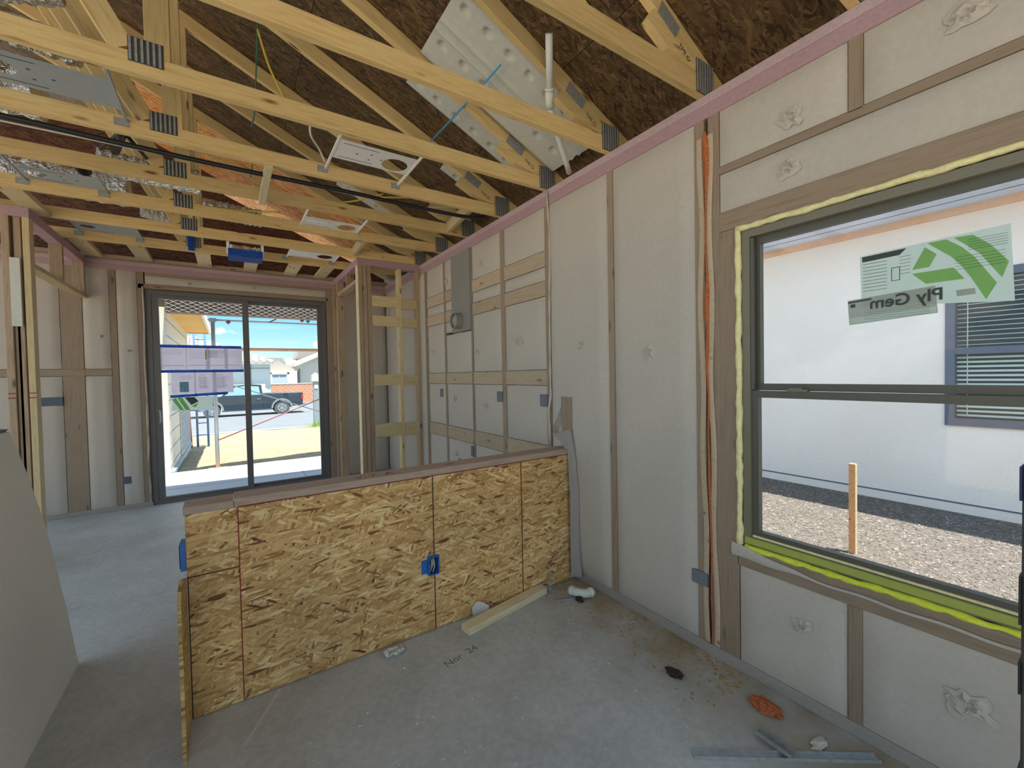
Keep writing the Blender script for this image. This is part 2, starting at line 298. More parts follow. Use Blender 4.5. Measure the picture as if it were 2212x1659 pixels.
def textmesh(name, body, size, origin, ux, uy, mat, parent, bold=0.0):
    cu = bpy.data.curves.new(name, 'FONT'); cu.body = body; cu.size = size; cu.offset = bold; tmp = bpy.data.objects.new(name, cu)
    me0 = bpy.data.meshes.new_from_object(tmp); ux = Vector(ux).normalized(); uy = Vector(uy).normalized(); o = Vector(origin)
    vs = [tuple(o + ux * v.co.x + uy * v.co.y) for v in me0.vertices]; fs = [tuple(p.vertices) for p in me0.polygons]
    bpy.data.objects.remove(tmp); bpy.data.curves.remove(cu); bpy.data.meshes.remove(me0)
    return mk(name, vs, fs, mat, parent)
def structure(o): o['kind'] = 'structure'; return o

XR, YF, H = 1.955, 6.25, 2.735      # right wall face, far wall face, plate height
SL = 0.46                           # roof slope, rising to the left
def roof_z(x): return 2.935 + SL * (1.93 - x)

# ================================================================== SETTING: floor
structure(MB().box(-3.2, 2.10, -2.0, 6.40, -0.12, 0.0).build('floor', 'concrete'))

# ------------------------------------------------------------------ right wall
WY0, WY1, WZ0, WZ1 = -0.18, 1.05, 0.60, 2.05       # window rough opening
m = MB(); xs0, xs1 = XR + 0.10, XR + 0.155
m.box(xs0, xs1, WY1, 6.40, -0.1, 2.80).box(xs0, xs1, -2.0, WY0, -0.1, 2.80).box(xs0, xs1, WY0, WY1, -0.1, WZ0).box(xs0, xs1, WY0, WY1, WZ1, 2.80)
wr = structure(m.build('wall_right', 'stucco'))
D = 0.10
def studx(y, w, z0, z1, mat='veiled_stud', name='stud', p=wr): return bx(name, XR, XR + D, y - w / 2, y + w / 2, z0, z1, mat, p)
TP = 2.645
bx('top_plate', XR - 0.004, XR + D, -2.0, YF, TP + 0.045, H, 'pink_light', wr); bx('top_plate', XR - 0.002, XR + D, -2.0, YF, TP - 0.02, TP + 0.045, 'pink_plate', wr)
bx('bottom_plate', XR - 0.004, XR + D, -2.0, YF, 0.0, 0.052, 'netting_dim', wr)
for y, w in ((5.62, .04), (5.05, .04), (4.72, .07), (4.21, .045), (3.605, .036), (3.053, .062), (2.445, .05), (1.828, .045)): studx(y, w, 0.052, TP - 0.02)
studx(1.238, .05, 0.052, TP - 0.02); studx(1.165, .055, 0.052, TP - 0.02); studx(1.098, .085, 0.052, 2.058)
studx(0.615, .045, 0.052, .50); studx(0.612, .045, 2.36, TP - .02); studx(-.25, .12, .052, TP - .02); studx(-.86, .045, .052, TP - .02)
for z0, z1 in ((2.195, 2.31), (1.98, 2.09), (1.322, 1.436), (0.742, 0.872)):
    for a, b in ((2.47, 3.022), (3.084, 3.587), (3.623, 4.19), (4.23, 4.685)): bx('blocking', XR + .001, XR + .04, a, b, z0, z1, 'veiled_block', wr)
bx('header', XR, XR + D, WY0 - .0, 1.14, 2.06, 2.15, 'veiled_stud', wr); bx('header', XR, XR + D, -.2, 1.14, 2.33, 2.365, 'veiled_stud', wr)
bx('sill_plate', XR, XR + D, -.2, 1.06, .50, .592, 'veiled_stud', wr)
# insulation bays
def baysx(y0, y1, rows, depth=.012):
    for z0, z1 in rows: pillow('insulation_bay', 'x', XR, y0, y1, z0, z1, depth, 'netting', wr, seed=random.random() * 50)
FAR_ROWS = ((.052, .738), (.876, 1.318), (1.44, 1.976), (2.094, 2.191), (2.314, TP - .02))
for a, b in ((2.472, 3.020), (3.086, 3.585), (4.235, 4.683)): baysx(a, b, FAR_ROWS)
baysx(3.625, 4.186, FAR_ROWS[:2]); baysx(3.625, 4.186, ((1.44, 1.835),)); baysx(4.03, 4.186, FAR_ROWS[3:] + ((1.86, 1.976),))
for a, b in ((4.76, 5.03), (5.07, 5.60), (5.64, 6.22)): baysx(a, b, ((.052, TP - .02),))
baysx(1.852, 2.418, ((.052, TP - .02),), .016); baysx(1.266, 1.804, ((.052, TP - .02),), .016)
baysx(.637, 1.135, ((2.368, TP - .02),)); baysx(-.19, .588, ((2.368, TP - .02), )); baysx(-.19, 1.135, ((2.152, 2.328),))
baysx(.640, 1.052, ((.052, .50),)); baysx(-.19, .592, ((.052, .50),)); baysx(-.84, -.31, ((.052, TP - .02),)); baysx(-1.4, -.88, ((.052, TP - .02),))
# flat steel duct panel with its round stub
dp = MB().box(XR - .012, XR + .02, 3.612, 4.012, 1.845, TP - .02).build('duct_panel', 'duct_patch', wr)
ring = MB(); cy, cz, n = 3.83, 1.95, 28
for k in range(n):
    a0, a1 = 2 * math.pi * k / n, 2 * math.pi * (k + 1) / n; q = []
    for rr, xx in ((.078, XR - .01), (.078, XR - .085), (.068, XR - .085), (.068, XR + .01)): q.append([(xx, cy + rr * math.cos(a), cz + rr * math.sin(a)) for a in (a0, a1)])
    b = len(ring.v)
    for u in q: ring.v += u
    ring.f += [(b + 2 * i, b + 2 * i + 1, b + 2 * i + 3, b + 2 * i + 2) for i in range(3)]
cl = ring.build('duct_collar', 'duct_patch', wr)
MB().disc((XR - .014, cy, cz), (1, 0, 0), .069, .004).build('dark_bore', 'black_hole', cl); MB().disc((XR - .05, cy, cz), (1, .25, 0), .062, .003).build('damper_flap', 'plate_steel', cl)
for y, z in ((4.31, 1.22), (3.115, 1.218), (2.50, 1.21)): bx('electrical_box', XR - .014, XR + .03, y - .042, y + .042, z - .045, z + .045, 'box_patch', wr, .004)
bx('electrical_box', XR - .014, XR + .03, 3.67, 3.93, .50, .56, 'box_patch', wr); bx('electrical_box', XR - .014, XR + .03, 1.205, 1.29, .335, .40, 'box_patch', wr)
bx('electrical_box', XR - .012, XR + .03, 3.615, 3.66, .62, .72, 'box_patch', wr)
for i, (y, z, r, ry) in enumerate(((3.381, 2.415, .03, 1.3), (2.80, 1.672, .06, .7), (3.486, 1.618, .028, 1.2), (3.973, 1.176, .03, 1.2), (3.339, 1.133, .035, 1.0), (3.961, .60, .03, 1.2), (4.124, 2.40, .03, 1), (4.48, 1.68, .02, 1),
        (2.07, 1.591, .05, .8), (1.542, 1.514, .052, 1), (.821, 2.44, .05, 1.0), (.829, 2.235, .05, 1.0), (.325, 2.50, .055, .8), (.79, .346, .045, .8), (.316, .32, .07, .7))): pucker('x', XR - .012, y, z, r, 'netting', wr, 100 + i, ry)
# seam ridge of the net, torn slit with orange wool, loose net by the half wall
m = MB(); m.tube([(XR - .012 - .006 * math.sin(z * 7), 2.405 + .012 * math.sin(z * 5.1) + (.03 if z < 1.2 else 0), z) for z in [.87 + i * .0925 for i in range(21)]], [.004 + .007 * abs(math.sin(i * 1.3)) for i in range(21)], 6); m.build('net_fold', 'netting', wr, True)
zs = [2.56, 2.52, 2.46, 2.36, 2.2, 2.0, 1.86, 1.78, 1.70, 1.6, 1.5, 1.42, 1.3, 1.1, .95, .85, .7, .5, .3, .15, .06]
wd_ = [.004, .020, .020, .011, .003, .003, .005, .013, .015, .005, .008, .006, .003, .003, .004, .006, .004, .003, .003, .002, .002]
m = MB()
for i, z in enumerate(zs):
    yc = 1.200 - .018 * max(0, (1.4 - z) / 1.4) + .004 * math.sin(z * 23); w_ = wd_[i] * random.uniform(.8, 1.25)
    m.v += [(XR - .004, yc - w_, z), (XR - .016, yc - w_ * .3, z + .004), (XR - .014, yc + w_ * .4, z - .004), (XR - .004, yc + w_, z)]
for i in range(len(zs) - 1): m.f += [(4 * i + k, 4 * i + k + 1, 4 * i + k + 5, 4 * i + k + 4) for k in range(3)]
m.build('exposed_wool', 'orange_wool', wr, True)
for s, yo in ((1, 1.236), (-1, 1.178)):
    MB().grid(3, 26, lambda u, v, s=s, yo=yo: (XR - .003 - .005 * (1 - abs(2 * u - 1)) * (0.6 + .4 * math.sin(v * 17)), (1.206 - .018 * max(0, (1.0 - v * 1.8))) + s * (.010 + .006 * math.sin(v * 21)) + s * u * .028, .06 + v * 2.48)).build('net_lip', 'veiled_block', wr, True)
bx('stud', XR - .026, XR + .03, 2.178, 2.282, .90, 1.245, 'veiled_stud', wr)
def flap(u, v):
    rows_ = [((XR - .034, 2.375, .975), (XR - .030, 2.18, 1.03)), ((XR - .045, 2.285, .945), (XR - .030, 2.165, .95)), ((XR - .062, 2.185, .87), (XR - .022, 2.150, .86)), ((XR - .064, 2.165, .60), (XR - .018, 2.120, .60)), ((XR - .058, 2.168, .30), (XR - .018, 2.120, .30)), ((XR - .062, 2.16, .035), (XR - .016, 2.105, .04))]
    p_ = v * 5; i_ = min(4, int(p_)); f_ = p_ - i_; A = Vector(rows_[i_][0]).lerp(Vector(rows_[i_ + 1][0]), f_); B = Vector(rows_[i_][1]).lerp(Vector(rows_[i_ + 1][1]), f_)
    q = A.lerp(B, u); w_ = .010 * math.sin(u * 7 + v * 4) * (.3 + v * .7); return (q.x - .004 + w_ * .5, q.y - abs(w_), q.z)
MB().grid(12, 30, flap).build('loose_netting', 'netting_dim', wr, True)
m = MB()
for k in range(4): m.tube([(XR - .020, 2.392 - k * .014, 1.0 - .012 * k), (XR - .024, 2.335 - k * .008, 1.09 - .02 * k), (XR - .020, 2.288, 1.175 - .025 * k)], .0030, 5)
tag(m.build('net_creases', 'netting', wr, True), kind='stuff')

# ------------------------------------------------------------------ far wall
DX0, DX1, DZ1 = -.745, 1.14, 2.45
m = MB(); m.box(-3.2, DX0, YF + .10, YF + .155, -.1, 2.80).box(DX1, 2.1, YF + .10, YF + .155, -.1, 2.80).box(DX0, DX1, YF + .10, YF + .155, DZ1, 2.80)
wf = structure(m.build('wall_far', 'stucco'))
bx('top_plate', -3.2, XR, YF - .004, YF + .1, 2.69, H, 'pink_light', wf); bx('top_plate', -3.2, XR, YF - .002, YF + .1, 2.63, 2.69, 'pink_plate', wf)
bx('bottom_plate', -3.2, DX0, YF - .004, YF + .1, 0, .05, 'netting_dim', wf); bx('bottom_plate', DX1, XR, YF - .004, YF + .1, 0, .05, 'netting_dim', wf)
for x0, x1 in ((-1.425, -1.26), (-1.045, -.99), (-.815, -.755), (-2.02, -1.97), (-2.62, -2.57), (1.145, 1.30), (1.68, 1.72)): bx('stud', x0, x1, YF, YF + .1, .05, 2.63, 'veiled_stud', wf)
bx('blocking', -1.97, -1.425, YF - .004, YF + .04, 1.48, 1.55, 'veiled_stud', wf); bx('blocking', -1.26, -1.045, YF - .004, YF + .04, 1.48, 1.55, 'veiled_stud', wf); bx('blocking', -1.425, -1.26, YF - .006, YF + .001, 1.48, 1.55, 'veiled_stud', wf)
bx('header', DX0 - .06, DX1 + .02, YF, YF + .1, 2.45, 2.50, 'veiled_stud', wf); bx('header', DX0, DX1 + .01, YF, YF + .1, 2.60, 2.63, 'veiled_stud', wf)
def baysy(x0, x1, rows, p=wf, at=YF, depth=.012):
    for z0, z1 in rows: pillow('insulation_bay', 'y', at, x0, x1, z0, z1, depth, 'netting', p, seed=random.random() * 50)
for a, b in ((-1.965, -1.43), (-1.257, -1.048)): baysy(a, b, ((.05, 1.476), (1.554, 2.63)))
baysy(-2.565, -2.025, ((.05, 2.63),)); baysy(-.987, -.818, ((.05, 2.63),)); baysy(DX0, DX1, ((2.503, 2.598),)); baysy(1.305, 1.676, ((.05, 2.63),)); baysy(1.724, 1.95, ((.05, 2.63),))
bx('electrical_box', -1.59, -1.43, YF - .014, YF, 1.175, 1.265, 'blue_patch', wf); bx('electrical_box', -.99, -.92, YF - .014, YF, .285, .365, 'blue_patch', wf)
for i, (x, z) in enumerate(((.30, 2.55), (-.35, 2.54), (-.90, 1.75), (-1.12, 1.9))): pucker('y', YF - .012, x, z, .022, 'netting', wf, 300 + i)
for k in range(2):
    MB().grid(3, 16, lambda u, v, k=k: (DX0 - .028 + .016 * u + .005 * math.sin(v * 14 + k * 2), YF - .008 - .02 * (1 - abs(2 * u - 1)), .05 + v * (2.42 if k else 1.2))).build('net_lip', 'netting', wf, True)

# ------------------------------------------------------------------ left partition (open studs, doorway header)
PX = -1.215
wl = structure(MB().box(-3.2, PX - .089, 4.70, 4.789, 0, .038).build('wall_left', 'stud_wood'))
bx('top_plate', PX - .089, PX, 4.70, 6.245, 2.66, H, 'pink_plate', wl); bx('top_plate', -3.2, PX - .089, 4.70, 4.789, 2.66, H, 'pink_plate', wl)
bx('stud', PX - .038, PX, 4.70, 4.789, .038, 2.66, 'yellow_board', wl); bx('stud', PX - .089, PX - .052, 4.72, 4.789, .038, 2.66, 'stud_wood', wl)
bx('header', PX - .089, PX, 4.79, 6.245, 2.30, 2.338, 'yellow_board', wl)
bx('cripple_stud', PX - .089, PX, 5.47, 5.508, 2.338, 2.66, 'stud_wood', wl); bx('cripple_stud', PX - .089, PX, 6.16, 6.20, 2.338, 2.66, 'stud_wood', wl)
for x0, x1, mt in ((-1.362, -1.320, 'stud_wood'), (-1.95, -1.91, 'stud_wood'), (-2.55, -2.51, 'stud_wood')): bx('stud', x0, x1, 4.70, 4.789, .038, 2.66, mt, wl)
bx('stud', -1.318, -1.287, 4.72, 4.76, .038, 1.84, 'stud_wood', wl)
bx('steel_guard', -1.322, -1.268, 4.690, 4.715, 1.84, 2.35, 'eps', wl)
for z in (1.335, 1.30):
    for x0, x1 in ((-1.362, -1.322), (-1.253, -1.217)): MB().box(x0, x1, 4.697, 4.6995, z, z + .006).build('red_mark', 'red_chalk', wl)

structure(MB().box(-3.2, -2.9, -2.1, -2.0, 0, 2.9).box(1.85, 2.1, -2.1, -2.0, 0, 2.9).box(-2.9, 1.85, -2.1, -2.0, 2.55, 2.9).build('unseen_wall_back', 'netting'))  # unseen wall, its wide opening shaped to let daylight onto half wall and floor
# ------------------------------------------------------------------ closet framing in the far right corner
CY, CX = 4.88, 1.225
wc = structure(MB().box(CX + .09, XR - .005, CY, CY + .089, 0, .038).build('wall_closet', 'stud_wood'))
bx('top_plate', CX, XR - .004, CY, CY + .089, 2.66, H, 'pink_plate', wc); bx('top_plate', CX, CX + .089, CY + .09, YF - .004, 2.66, H, 'pink_plate', wc)
bx('stud', CX + .012, CX + .05, CY, CY + .089, .0, 2.66, 'stud_wood', wc); bx('stud', CX + .053, CX + .10, CY + .004, CY + .089, .038, 2.66, 'grey_plate_wood', wc); bx('stud', CX + .104, CX + .148, CY, CY + .089, .038, 2.66, 'stud_wood', wc)
bx('stud', CX - .002, CX + .010, CY - .002, CY + .089, .0, 2.66, 'white_wood', wc)
bx('stud', 1.680, 1.722, CY, CY + .089, .038, 2.66, 'yellow_board', wc); bx('stud', 1.905, 1.95, CY, CY + .089, .038, 2.66, 'stud_wood', wc)
for z0, z1 in ((2.21, 2.33), (1.99, 2.105), (1.31, 1.438), (.715, .87)):
    bx('blocking', CX + .15, 1.678, CY - .002, CY + .036, z0, z1, 'yellow_board', wc); bx('blocking', 1.724, 1.903, CY - .002, CY + .036, z0 - .008, z1 - .012, 'yellow_board', wc)
bx('header', CX, CX + .089, CY + .09, 6.0, 2.475, 2.513, 'stud_wood', wc)
bx('cripple_stud', CX, CX + .089, 5.40, 5.438, 2.513, 2.66, 'stud_wood', wc)
bx('stud', CX, CX + .089, 5.96, 6.0, 0, 2.66, 'stud_wood', wc); bx('stud', CX, CX + .089, 6.2, 6.244, 0, 2.66, 'stud_wood', wc)
textmesh('pencil_mark', 'ok', .05, (CX + .02, 5.957, 1.42), (1, 0, 0), (0, 0, 1), 'ink', wc)

# ------------------------------------------------------------------ half wall
HY, HZ = 2.193, .869
hw = structure(MB().box(-.150, XR - .03, HY + .013, HY + .115, 0, .80).build('wall_half', 'stud_wood'))
MB().box(.020, XR - .028, HY, HY + .0115, .004, HZ - .014).build('osb_panel', 'osb_wall', hw); MB().box(-.163, .016, HY, HY + .0115, .004, HZ - .008).build('osb_panel', 'osb_wall', hw)
MB().box(-.163, XR - .03, HY + .117, HY + .128, .004, HZ - .014).build('osb_panel', 'osb_wall', hw)
MB().box(-.166, -.1525, HY + .012, HY + .128, .004, HZ - .012).build('osb_panel', 'osb_edge', hw)
bx('cap_plate', .005, XR - .02, HY - .003, HY + .135, HZ - .012, HZ + .026, 'grey_plate_wood', hw); bx('cap_plate', -.170, .003, HY - .003, HY + .135, HZ - .012, HZ + .020, 'grey_plate_wood', hw)
for x, w in ((.921, .006), (1.516, .006)): MB().box(x - w / 2, x + w / 2, HY - .0012, HY, .004, HZ - .014).build('marker_line', 'dark_line', hw)
MB().box(.016, .020, HY - .0015, HY, .004, HZ - .012).build('chalk_line', 'red_chalk', hw); MB().box(.02, XR - .03, HY - .0042, HY - .0032, HZ - .012, HZ - .008).build('chalk_line', 'red_chalk', hw)
MB().box(-.162, .016, HY - .0012, HY, .594, .599).build('marker_line', 'dark_line', hw); MB().box(-.1635, -.160, HY - .0012, HY, .004, .6).build('marker_line', 'dark_line', hw)
textmesh('red_writing', 'V. 7  A', .07, (.52, HY + .03, HZ + .0268), (1, 0, 0), (0, 1, 0), 'red_chalk', hw)
# blue outlet box set in the board
ob = MB().box(.878, .884, HY - .022, HY - .0005, .316, .418).box(.936, .942, HY - .022, HY - .0005, .316, .418).box(.884, .936, HY - .022, HY - .0005, .316, .322).box(.884, .936, HY - .022, HY - .0005, .412, .418).build('outlet_box', 'box_blue', hw)
MB().box(.884, .936, HY - .004, HY - .001, .322, .412).build('box_back', 'box_inside', ob)
MB().box(.845, .877, HY - .006, HY - .001, .328, .402).build('nail_flange', 'box_blue', ob)
m = MB()
for k, (a, b) in enumerate((((.898, .405), (.890, .36)), ((.91, .408), (.889, .335)), ((.914, .40), (.906, .33)))): m.tube([(a[0], HY - .008, a[1]), ((a[0] + b[0]) / 2 + .004, HY - .018, (a[1] + b[1]) / 2), (b[0], HY - .012, b[1])], .0025, 6)
tag(m.build('white_wires', 'cable_white', ob, True), kind='stuff')
o2 = MB().box(-.186, -.1665, HY + .02, HY + .09, .62, .735).build('outlet_box', 'box_blue', hw); MB().box(-.190, -.186, HY + .028, HY + .082, .63, .725).build('box_back', 'box_inside', o2)
o3 = MB().prism([(1.945, 0.004), (2.19, 0.004), (2.19, .60), (2.02, .655), (1.945, .61)], 'x', -.178, -.166).build('osb_offcut', 'osb_edge'); tag(o3, 'narrow upright sheet of strand board standing off the half wall end', 'board')

# ------------------------------------------------------------------ window in the right wall
w1 = structure(MB().box(XR + .012, XR + .095, -.17, 1.04, .605, .645).box(XR + .012, XR + .095, -.17, 1.04, 2.005, 2.04).box(XR + .012, XR + .095, 1.005, 1.04, .645, 2.005).box(XR + .012, XR + .095, -.17, -.13, .645, 2.005).build('window_1', 'bronze'))
GX = XR + .055
def sash(z0, z1, x0, x1, nm, bw=.03):
    return MB().box(x0, x1, -.13, 1.005, z0, z0 + bw).box(x0, x1, -.13, 1.005, z1 - bw, z1).box(x0, x1, 1.005 - bw, 1.005, z0 + bw, z1 - bw).box(x0, x1, -.13, -.13 + bw, z0 + bw, z1 - bw).build(nm, 'bronze_dark', w1)
up = sash(1.315, 2.005, XR + .045, XR + .075, 'upper_sash'); lo = sash(.645, 1.315 - .002, XR + .022, XR + .052, 'lower_sash')
MB().box(GX + .003, GX + .007, -.10, .975, 1.345, 1.975).build('pane', 'glass', up); MB().box(XR + .035, XR + .039, -.10, .975, .675, 1.283).build('pane', 'glass', lo)
MB().box(XR + .018, XR + .045, .78, .86, 1.313, 1.323).box(XR + .022, XR + .030, .80, .85, 1.323, 1.329).build('sash_lock', 'bronze', lo)
for k, (xa, wv) in enumerate(((.016, .010), (.026, .007))): MB().box(XR + xa, XR + xa + .006, .990 - k * .0, 1.004, 1.32, 2.0).build('jamb_track', 'bronze_dark', w1)
bx('sill_track', XR + .006, XR + .020, -.17, 1.03, .612, .642, 'sill_foam_reflection', w1); bx('sill_track', XR + .014, XR + .03, -.13, 1.0, .646, .655, 'foam_yellow', w1)  # sill tinted yellow-green, the foam's reflection painted into its colour
def foam(name, a, b, r, mat, sag=.3):
    n_ = 40; a, b = Vector(a), Vector(b); pts = [a.lerp(b, i / n_) + Vector((random.uniform(-1, 1) * r * .15, random.uniform(-1, 1) * r * .2, random.uniform(-1, 1) * r * .2)) for i in range(n_ + 1)]
    return MB().tube(pts, [r * random.uniform(.8, 1.2) for _ in pts], 7).build(name, mat, w1, True)
foam('foam_bead', (XR + .004, 1.052, .60), (XR + .004, 1.052, 2.055), .013, 'foam_yellow'); foam('foam_bead', (XR + .004, 1.055, 2.052), (XR + .004, -.18, 2.052), .013, 'foam_yellow'); foam('foam_bead', (XR + .008, 1.03, .594), (XR + .008, -.18, .594), .012, 'foam_bright')
def fold(u, v):
    y = 1.085 - u * 1.05; return (XR - .006 - .006 * math.sin(v * 3.1), y, .555 + .05 * max(0, 1 - u * 3.2) * v - .012 * (1 - v) + .003 * math.sin(u * 30))
MB().grid(30, 4, fold).build('net_hem', 'netting', w1, True)
# stickers on the glass (printed side faces outdoors, so the lettering reads backwards from inside)
SX = XR + .0525
def flat(name, poly, mat, parent, x=SX, t_=.0004): return MB().prism(poly, 'x', x - t_, x).build(name, mat, parent)
s1 = tag(flat('window_sticker', [(.615, 1.829), (.240, 1.842), (.231, 1.604), (.609, 1.640)], 'sticker_pale', None), 'large pale window sticker with green angular logo, on the upper pane', 'sticker')
x1 = SX - .0006
flat('green_shape', [(.4332, 1.8185), (.4042, 1.7878), (.4222, 1.7482), (.4663, 1.7474)], 'sticker_green', s1, x1); flat('green_shape', [(.4663, 1.7338), (.3638, 1.734), (.3379, 1.692), (.4307, 1.6925)], 'sticker_green', s1, x1)
flat('green_shape', [(.4267, 1.830), (.3814, 1.831), (.345, 1.797), (.316, 1.758), (.2677, 1.6661), (.2902, 1.6173), (.3234, 1.6933), (.345, 1.735), (.369, 1.7707)], 'sticker_green', s1, x1); flat('green_shape', [(.3631, 1.8316), (.3201, 1.8294), (.2808, 1.7874), (.2432, 1.7275), (.257, 1.6801), (.3047, 1.7663)], 'sticker_green', s1, x1)
flat('dark_banner', [(.6079, 1.8245), (.4813, 1.8278), (.4998, 1.8081), (.6066, 1.8048)], 'sticker_ink', s1, x1)
m = MB()
for k in range(9): m.box(x1 - .0004, x1, .535, .605, 1.795 - k * .0125, 1.7965 - k * .0125)
for k in range(6): m.box(x1 - .0004, x1, .470, .500, 1.80 - k * .012, 1.8012 - k * .012)
for k in range(5): m.box(x1 - .0012, x1 - .0006, .246, .33, 1.815 - k * .008, 1.8158 - k * .008)
for k in range(5): m.box(x1 - .0012, x1 - .0006, .25, .36, 1.765 - k * .010, 1.7658 - k * .010)
tag(m.build('fine_print', 'sticker_ink', s1), kind='stuff')
MB().box(x1 - .0004, x1, .4985, .5005, 1.719, 1.767).box(x1 - .0004, x1, .5205, .5225, 1.719, 1.767).box(x1 - .0004, x1, .5005, .5205, 1.719, 1.721).box(x1 - .0004, x1, .5005, .5205, 1.765, 1.767).build('print_frame', 'sticker_ink', s1)
flat('print_block', [(.3576, 1.6576), (.3147, 1.6585), (.3127, 1.6388), (.3555, 1.6375)], 'sticker_grey', s1, x1)
s2 = tag(flat('window_sticker', [(.6525, 1.6673), (.4071, 1.6823), (.4005, 1.5895), (.6471, 1.5734)], 'sticker_grey', None, SX - .002), 'small grey window label overlapping the lower corner of the large sticker', 'sticker')
x2 = SX - .0028
flat('dark_banner', [(.6511, 1.6621), (.5794, 1.6674), (.5789, 1.6609), (.6497, 1.6560)], 'sticker_ink', s2, x2); flat('dark_square', [(.643, 1.651), (.628, 1.652), (.628, 1.640), (.643, 1.639)], 'sticker_ink', s2, x2)
flat('pale_field', [(.646, 1.600), (.405, 1.612), (.403, 1.592), (.645, 1.577)], 'sticker_pale', s2, x2)
m = MB()
for k in range(5): m.box(x2 - .0006, x2 - .0004, .42, .60, 1.622 - k * .008, 1.6227 - k * .008)
tag(m.build('fine_print', 'sticker_ink', s2), kind='stuff')
textmesh('printed_name', 'Ply Gem', .058, (x2 - .0012, .386, 1.6335), (0, 1, -.03), (0, .0, 1), 'sticker_ink', s1, .0011)

# ------------------------------------------------------------------ sliding door in the far wall
fy0, fy1 = YF + .012, YF + .098
d1 = structure(MB().box(DX0 + .005, DX1 - .006, fy0, fy1, .0, .045).box(DX0 + .005, DX1 - .006, fy0, fy1, 2.39, 2.44).box(DX0 + .005, -.70, fy0, fy1, .045, 2.39).box(1.09, DX1 - .006, fy0, fy1, .045, 2.39).build('door_1', 'door_frame'))
def panel(nm, xa, xb, ya, yb, l, r, bt=.03, tp=.04):
    o = MB().box(xa, xa + l, ya, yb, .047, 2.388).box(xb - r, xb, ya, yb, .047, 2.388).box(xa + l, xb - r, ya, yb, .047, .047 + bt).box(xa + l, xb - r, ya, yb, 2.388 - tp, 2.388).build(nm, 'door_frame', d1)
    MB().box(xa + l, xb - r, (ya + yb) / 2 - .003, (ya + yb) / 2 + .003, .047 + bt, 2.388 - tp).build('pane', 'glass', o); return o
dl = panel('sliding_leaf', -.698, .235, YF + .018, YF + .053, .062, .065, .028, .04); dr = panel('fixed_leaf', .17, 1.088, YF + .058, YF + .092, .06, .055, .035, .04)
tube('pull_handle', [(-.662, YF + .018, 1.08), (-.652, YF - .012, 1.06), (-.650, YF - .018, 1.0), (-.652, YF - .012, .945), (-.662, YF + .018, .925)], .009, 'steel_grey', dl)
# papers and blue tape on the left leaf
PYy = YF + .0315
def card(name, x0, x1, z0, z1, mat, label, group=None, dy=0, cat='paper'): return tag(MB().box(x0, x1, PYy - dy - .0004, PYy - dy, z0, z1).build(name, mat), label, cat, group)
def prints(p, rects, mat='paper_line', dy=.0014):
    m = MB()
    for x0, x1, z0, z1 in rects: m.box(x0, x1, PYy - dy - .0003, PYy - dy, z0, z1)
    return tag(m.build('print', mat, p), kind='stuff')
def rows(x0, x1, z1, n_, st=.016, h=.0022, ja=.3): return [(x0, x1 - random.random() * ja * (x1 - x0), z1 - k * st, z1 - k * st + h) for k in range(n_)]
pw = [(-.634, -.398), (-.406, -.176), (-.214, .004), (-.030, .152)]
pl = ['blank permit sheet at the left end of the upper paper row', 'permit sheet with a yellow stripe, second in the upper row', 'sheet with a dense printed table, third in the upper row', 'ruled form at the right end of the upper paper row']
for i, (a, b) in enumerate(pw):
    q = card('paper_sheet', a, b, 1.54, 1.802, 'paper', pl[i], 'upper row of papers', .0008 * (i % 2)); prints(q, rows(a + .03, b - .02, 1.76, [3, 5, 3, 4][i], .022) + [(a + .03, b - .03, 1.585, 1.589)] + ([(a + .02 + .012 * c, a + .022 + .012 * c, 1.68, 1.765) for c in range(8)] + [(a + .02, b - .03, 1.68 + .012 * r, 1.682 + .012 * r) for r in range(8)] if i == 2 else []))
    if i == 1: prints(q, [(b - .045, b - .03, 1.66, 1.77)], 'paper_yellow')
pw = [(-.548, -.320), (-.334, -.118), (-.157, .052)]
pl = ['sheet with a pale blue square in the lower paper row', 'floor plan drawing in the middle of the lower paper row', 'floor plan drawing at the right end of the lower paper row']
for i, (a, b) in enumerate(pw):
    q = card('paper_sheet', a, b, 1.255, 1.515, 'paper', pl[i], 'lower row of papers', .0008 * (i % 2))
    if i == 0: prints(q, [(a + .075, a + .16, 1.275, 1.395)], 'paper_blue'); prints(q, rows(a + .08, b - .02, 1.46, 3))
    else: prints(q, rows(a + .045, b - .06, 1.44, 8, .018, .004) + [(a + .05, a + .052, 1.40, 1.46), (a + .10, a + .102, 1.33, 1.47), (a + .05, a + .10, 1.47, 1.473), (a + .04, a + .12, 1.33, 1.333)])
def tape(x0, x1, z0, z1, label, tilt=0.0):
    t0 = tag(MB().prism([(x0, z0), (x1, z0 + tilt), (x1, z1 + tilt), (x0, z1)], 'y', PYy - .0026, PYy - .0020).build('masking_tape', 'tape_blue'), label, 'tape', 'blue tape strips on the door')
    n_ = 16; pts = [(x0 + (x1 - x0) * k / n_, z0 + tilt * k / n_ + (z1 - z0) * (.25 + .5 * random.random())) for k in range(n_ + 1)]
    MB().prism(pts + [(x1, z1 + tilt), (x0, z1)], 'y', PYy - .0032, PYy - .0027).build('torn_edge', 'tape_light', t0); return t0
tape(-.636, .148, 1.795, 1.828, 'torn blue tape strip along the top of the upper papers', -.004); tape(-.638, .165, 1.504, 1.536, 'blue tape strip between the two rows of papers'); tape(-.562, -.008, 1.212, 1.244, 'short blue tape strip under the lower papers', .02)
st = tag(MB().prism([(-.552, 1.066), (-.168, 1.05), (-.155, 1.222), (-.545, 1.212)], 'y', PYy - .0005, PYy).build('door_sticker', 'sticker_pale'), 'pale door sticker with slanting green bands under the papers', 'sticker')
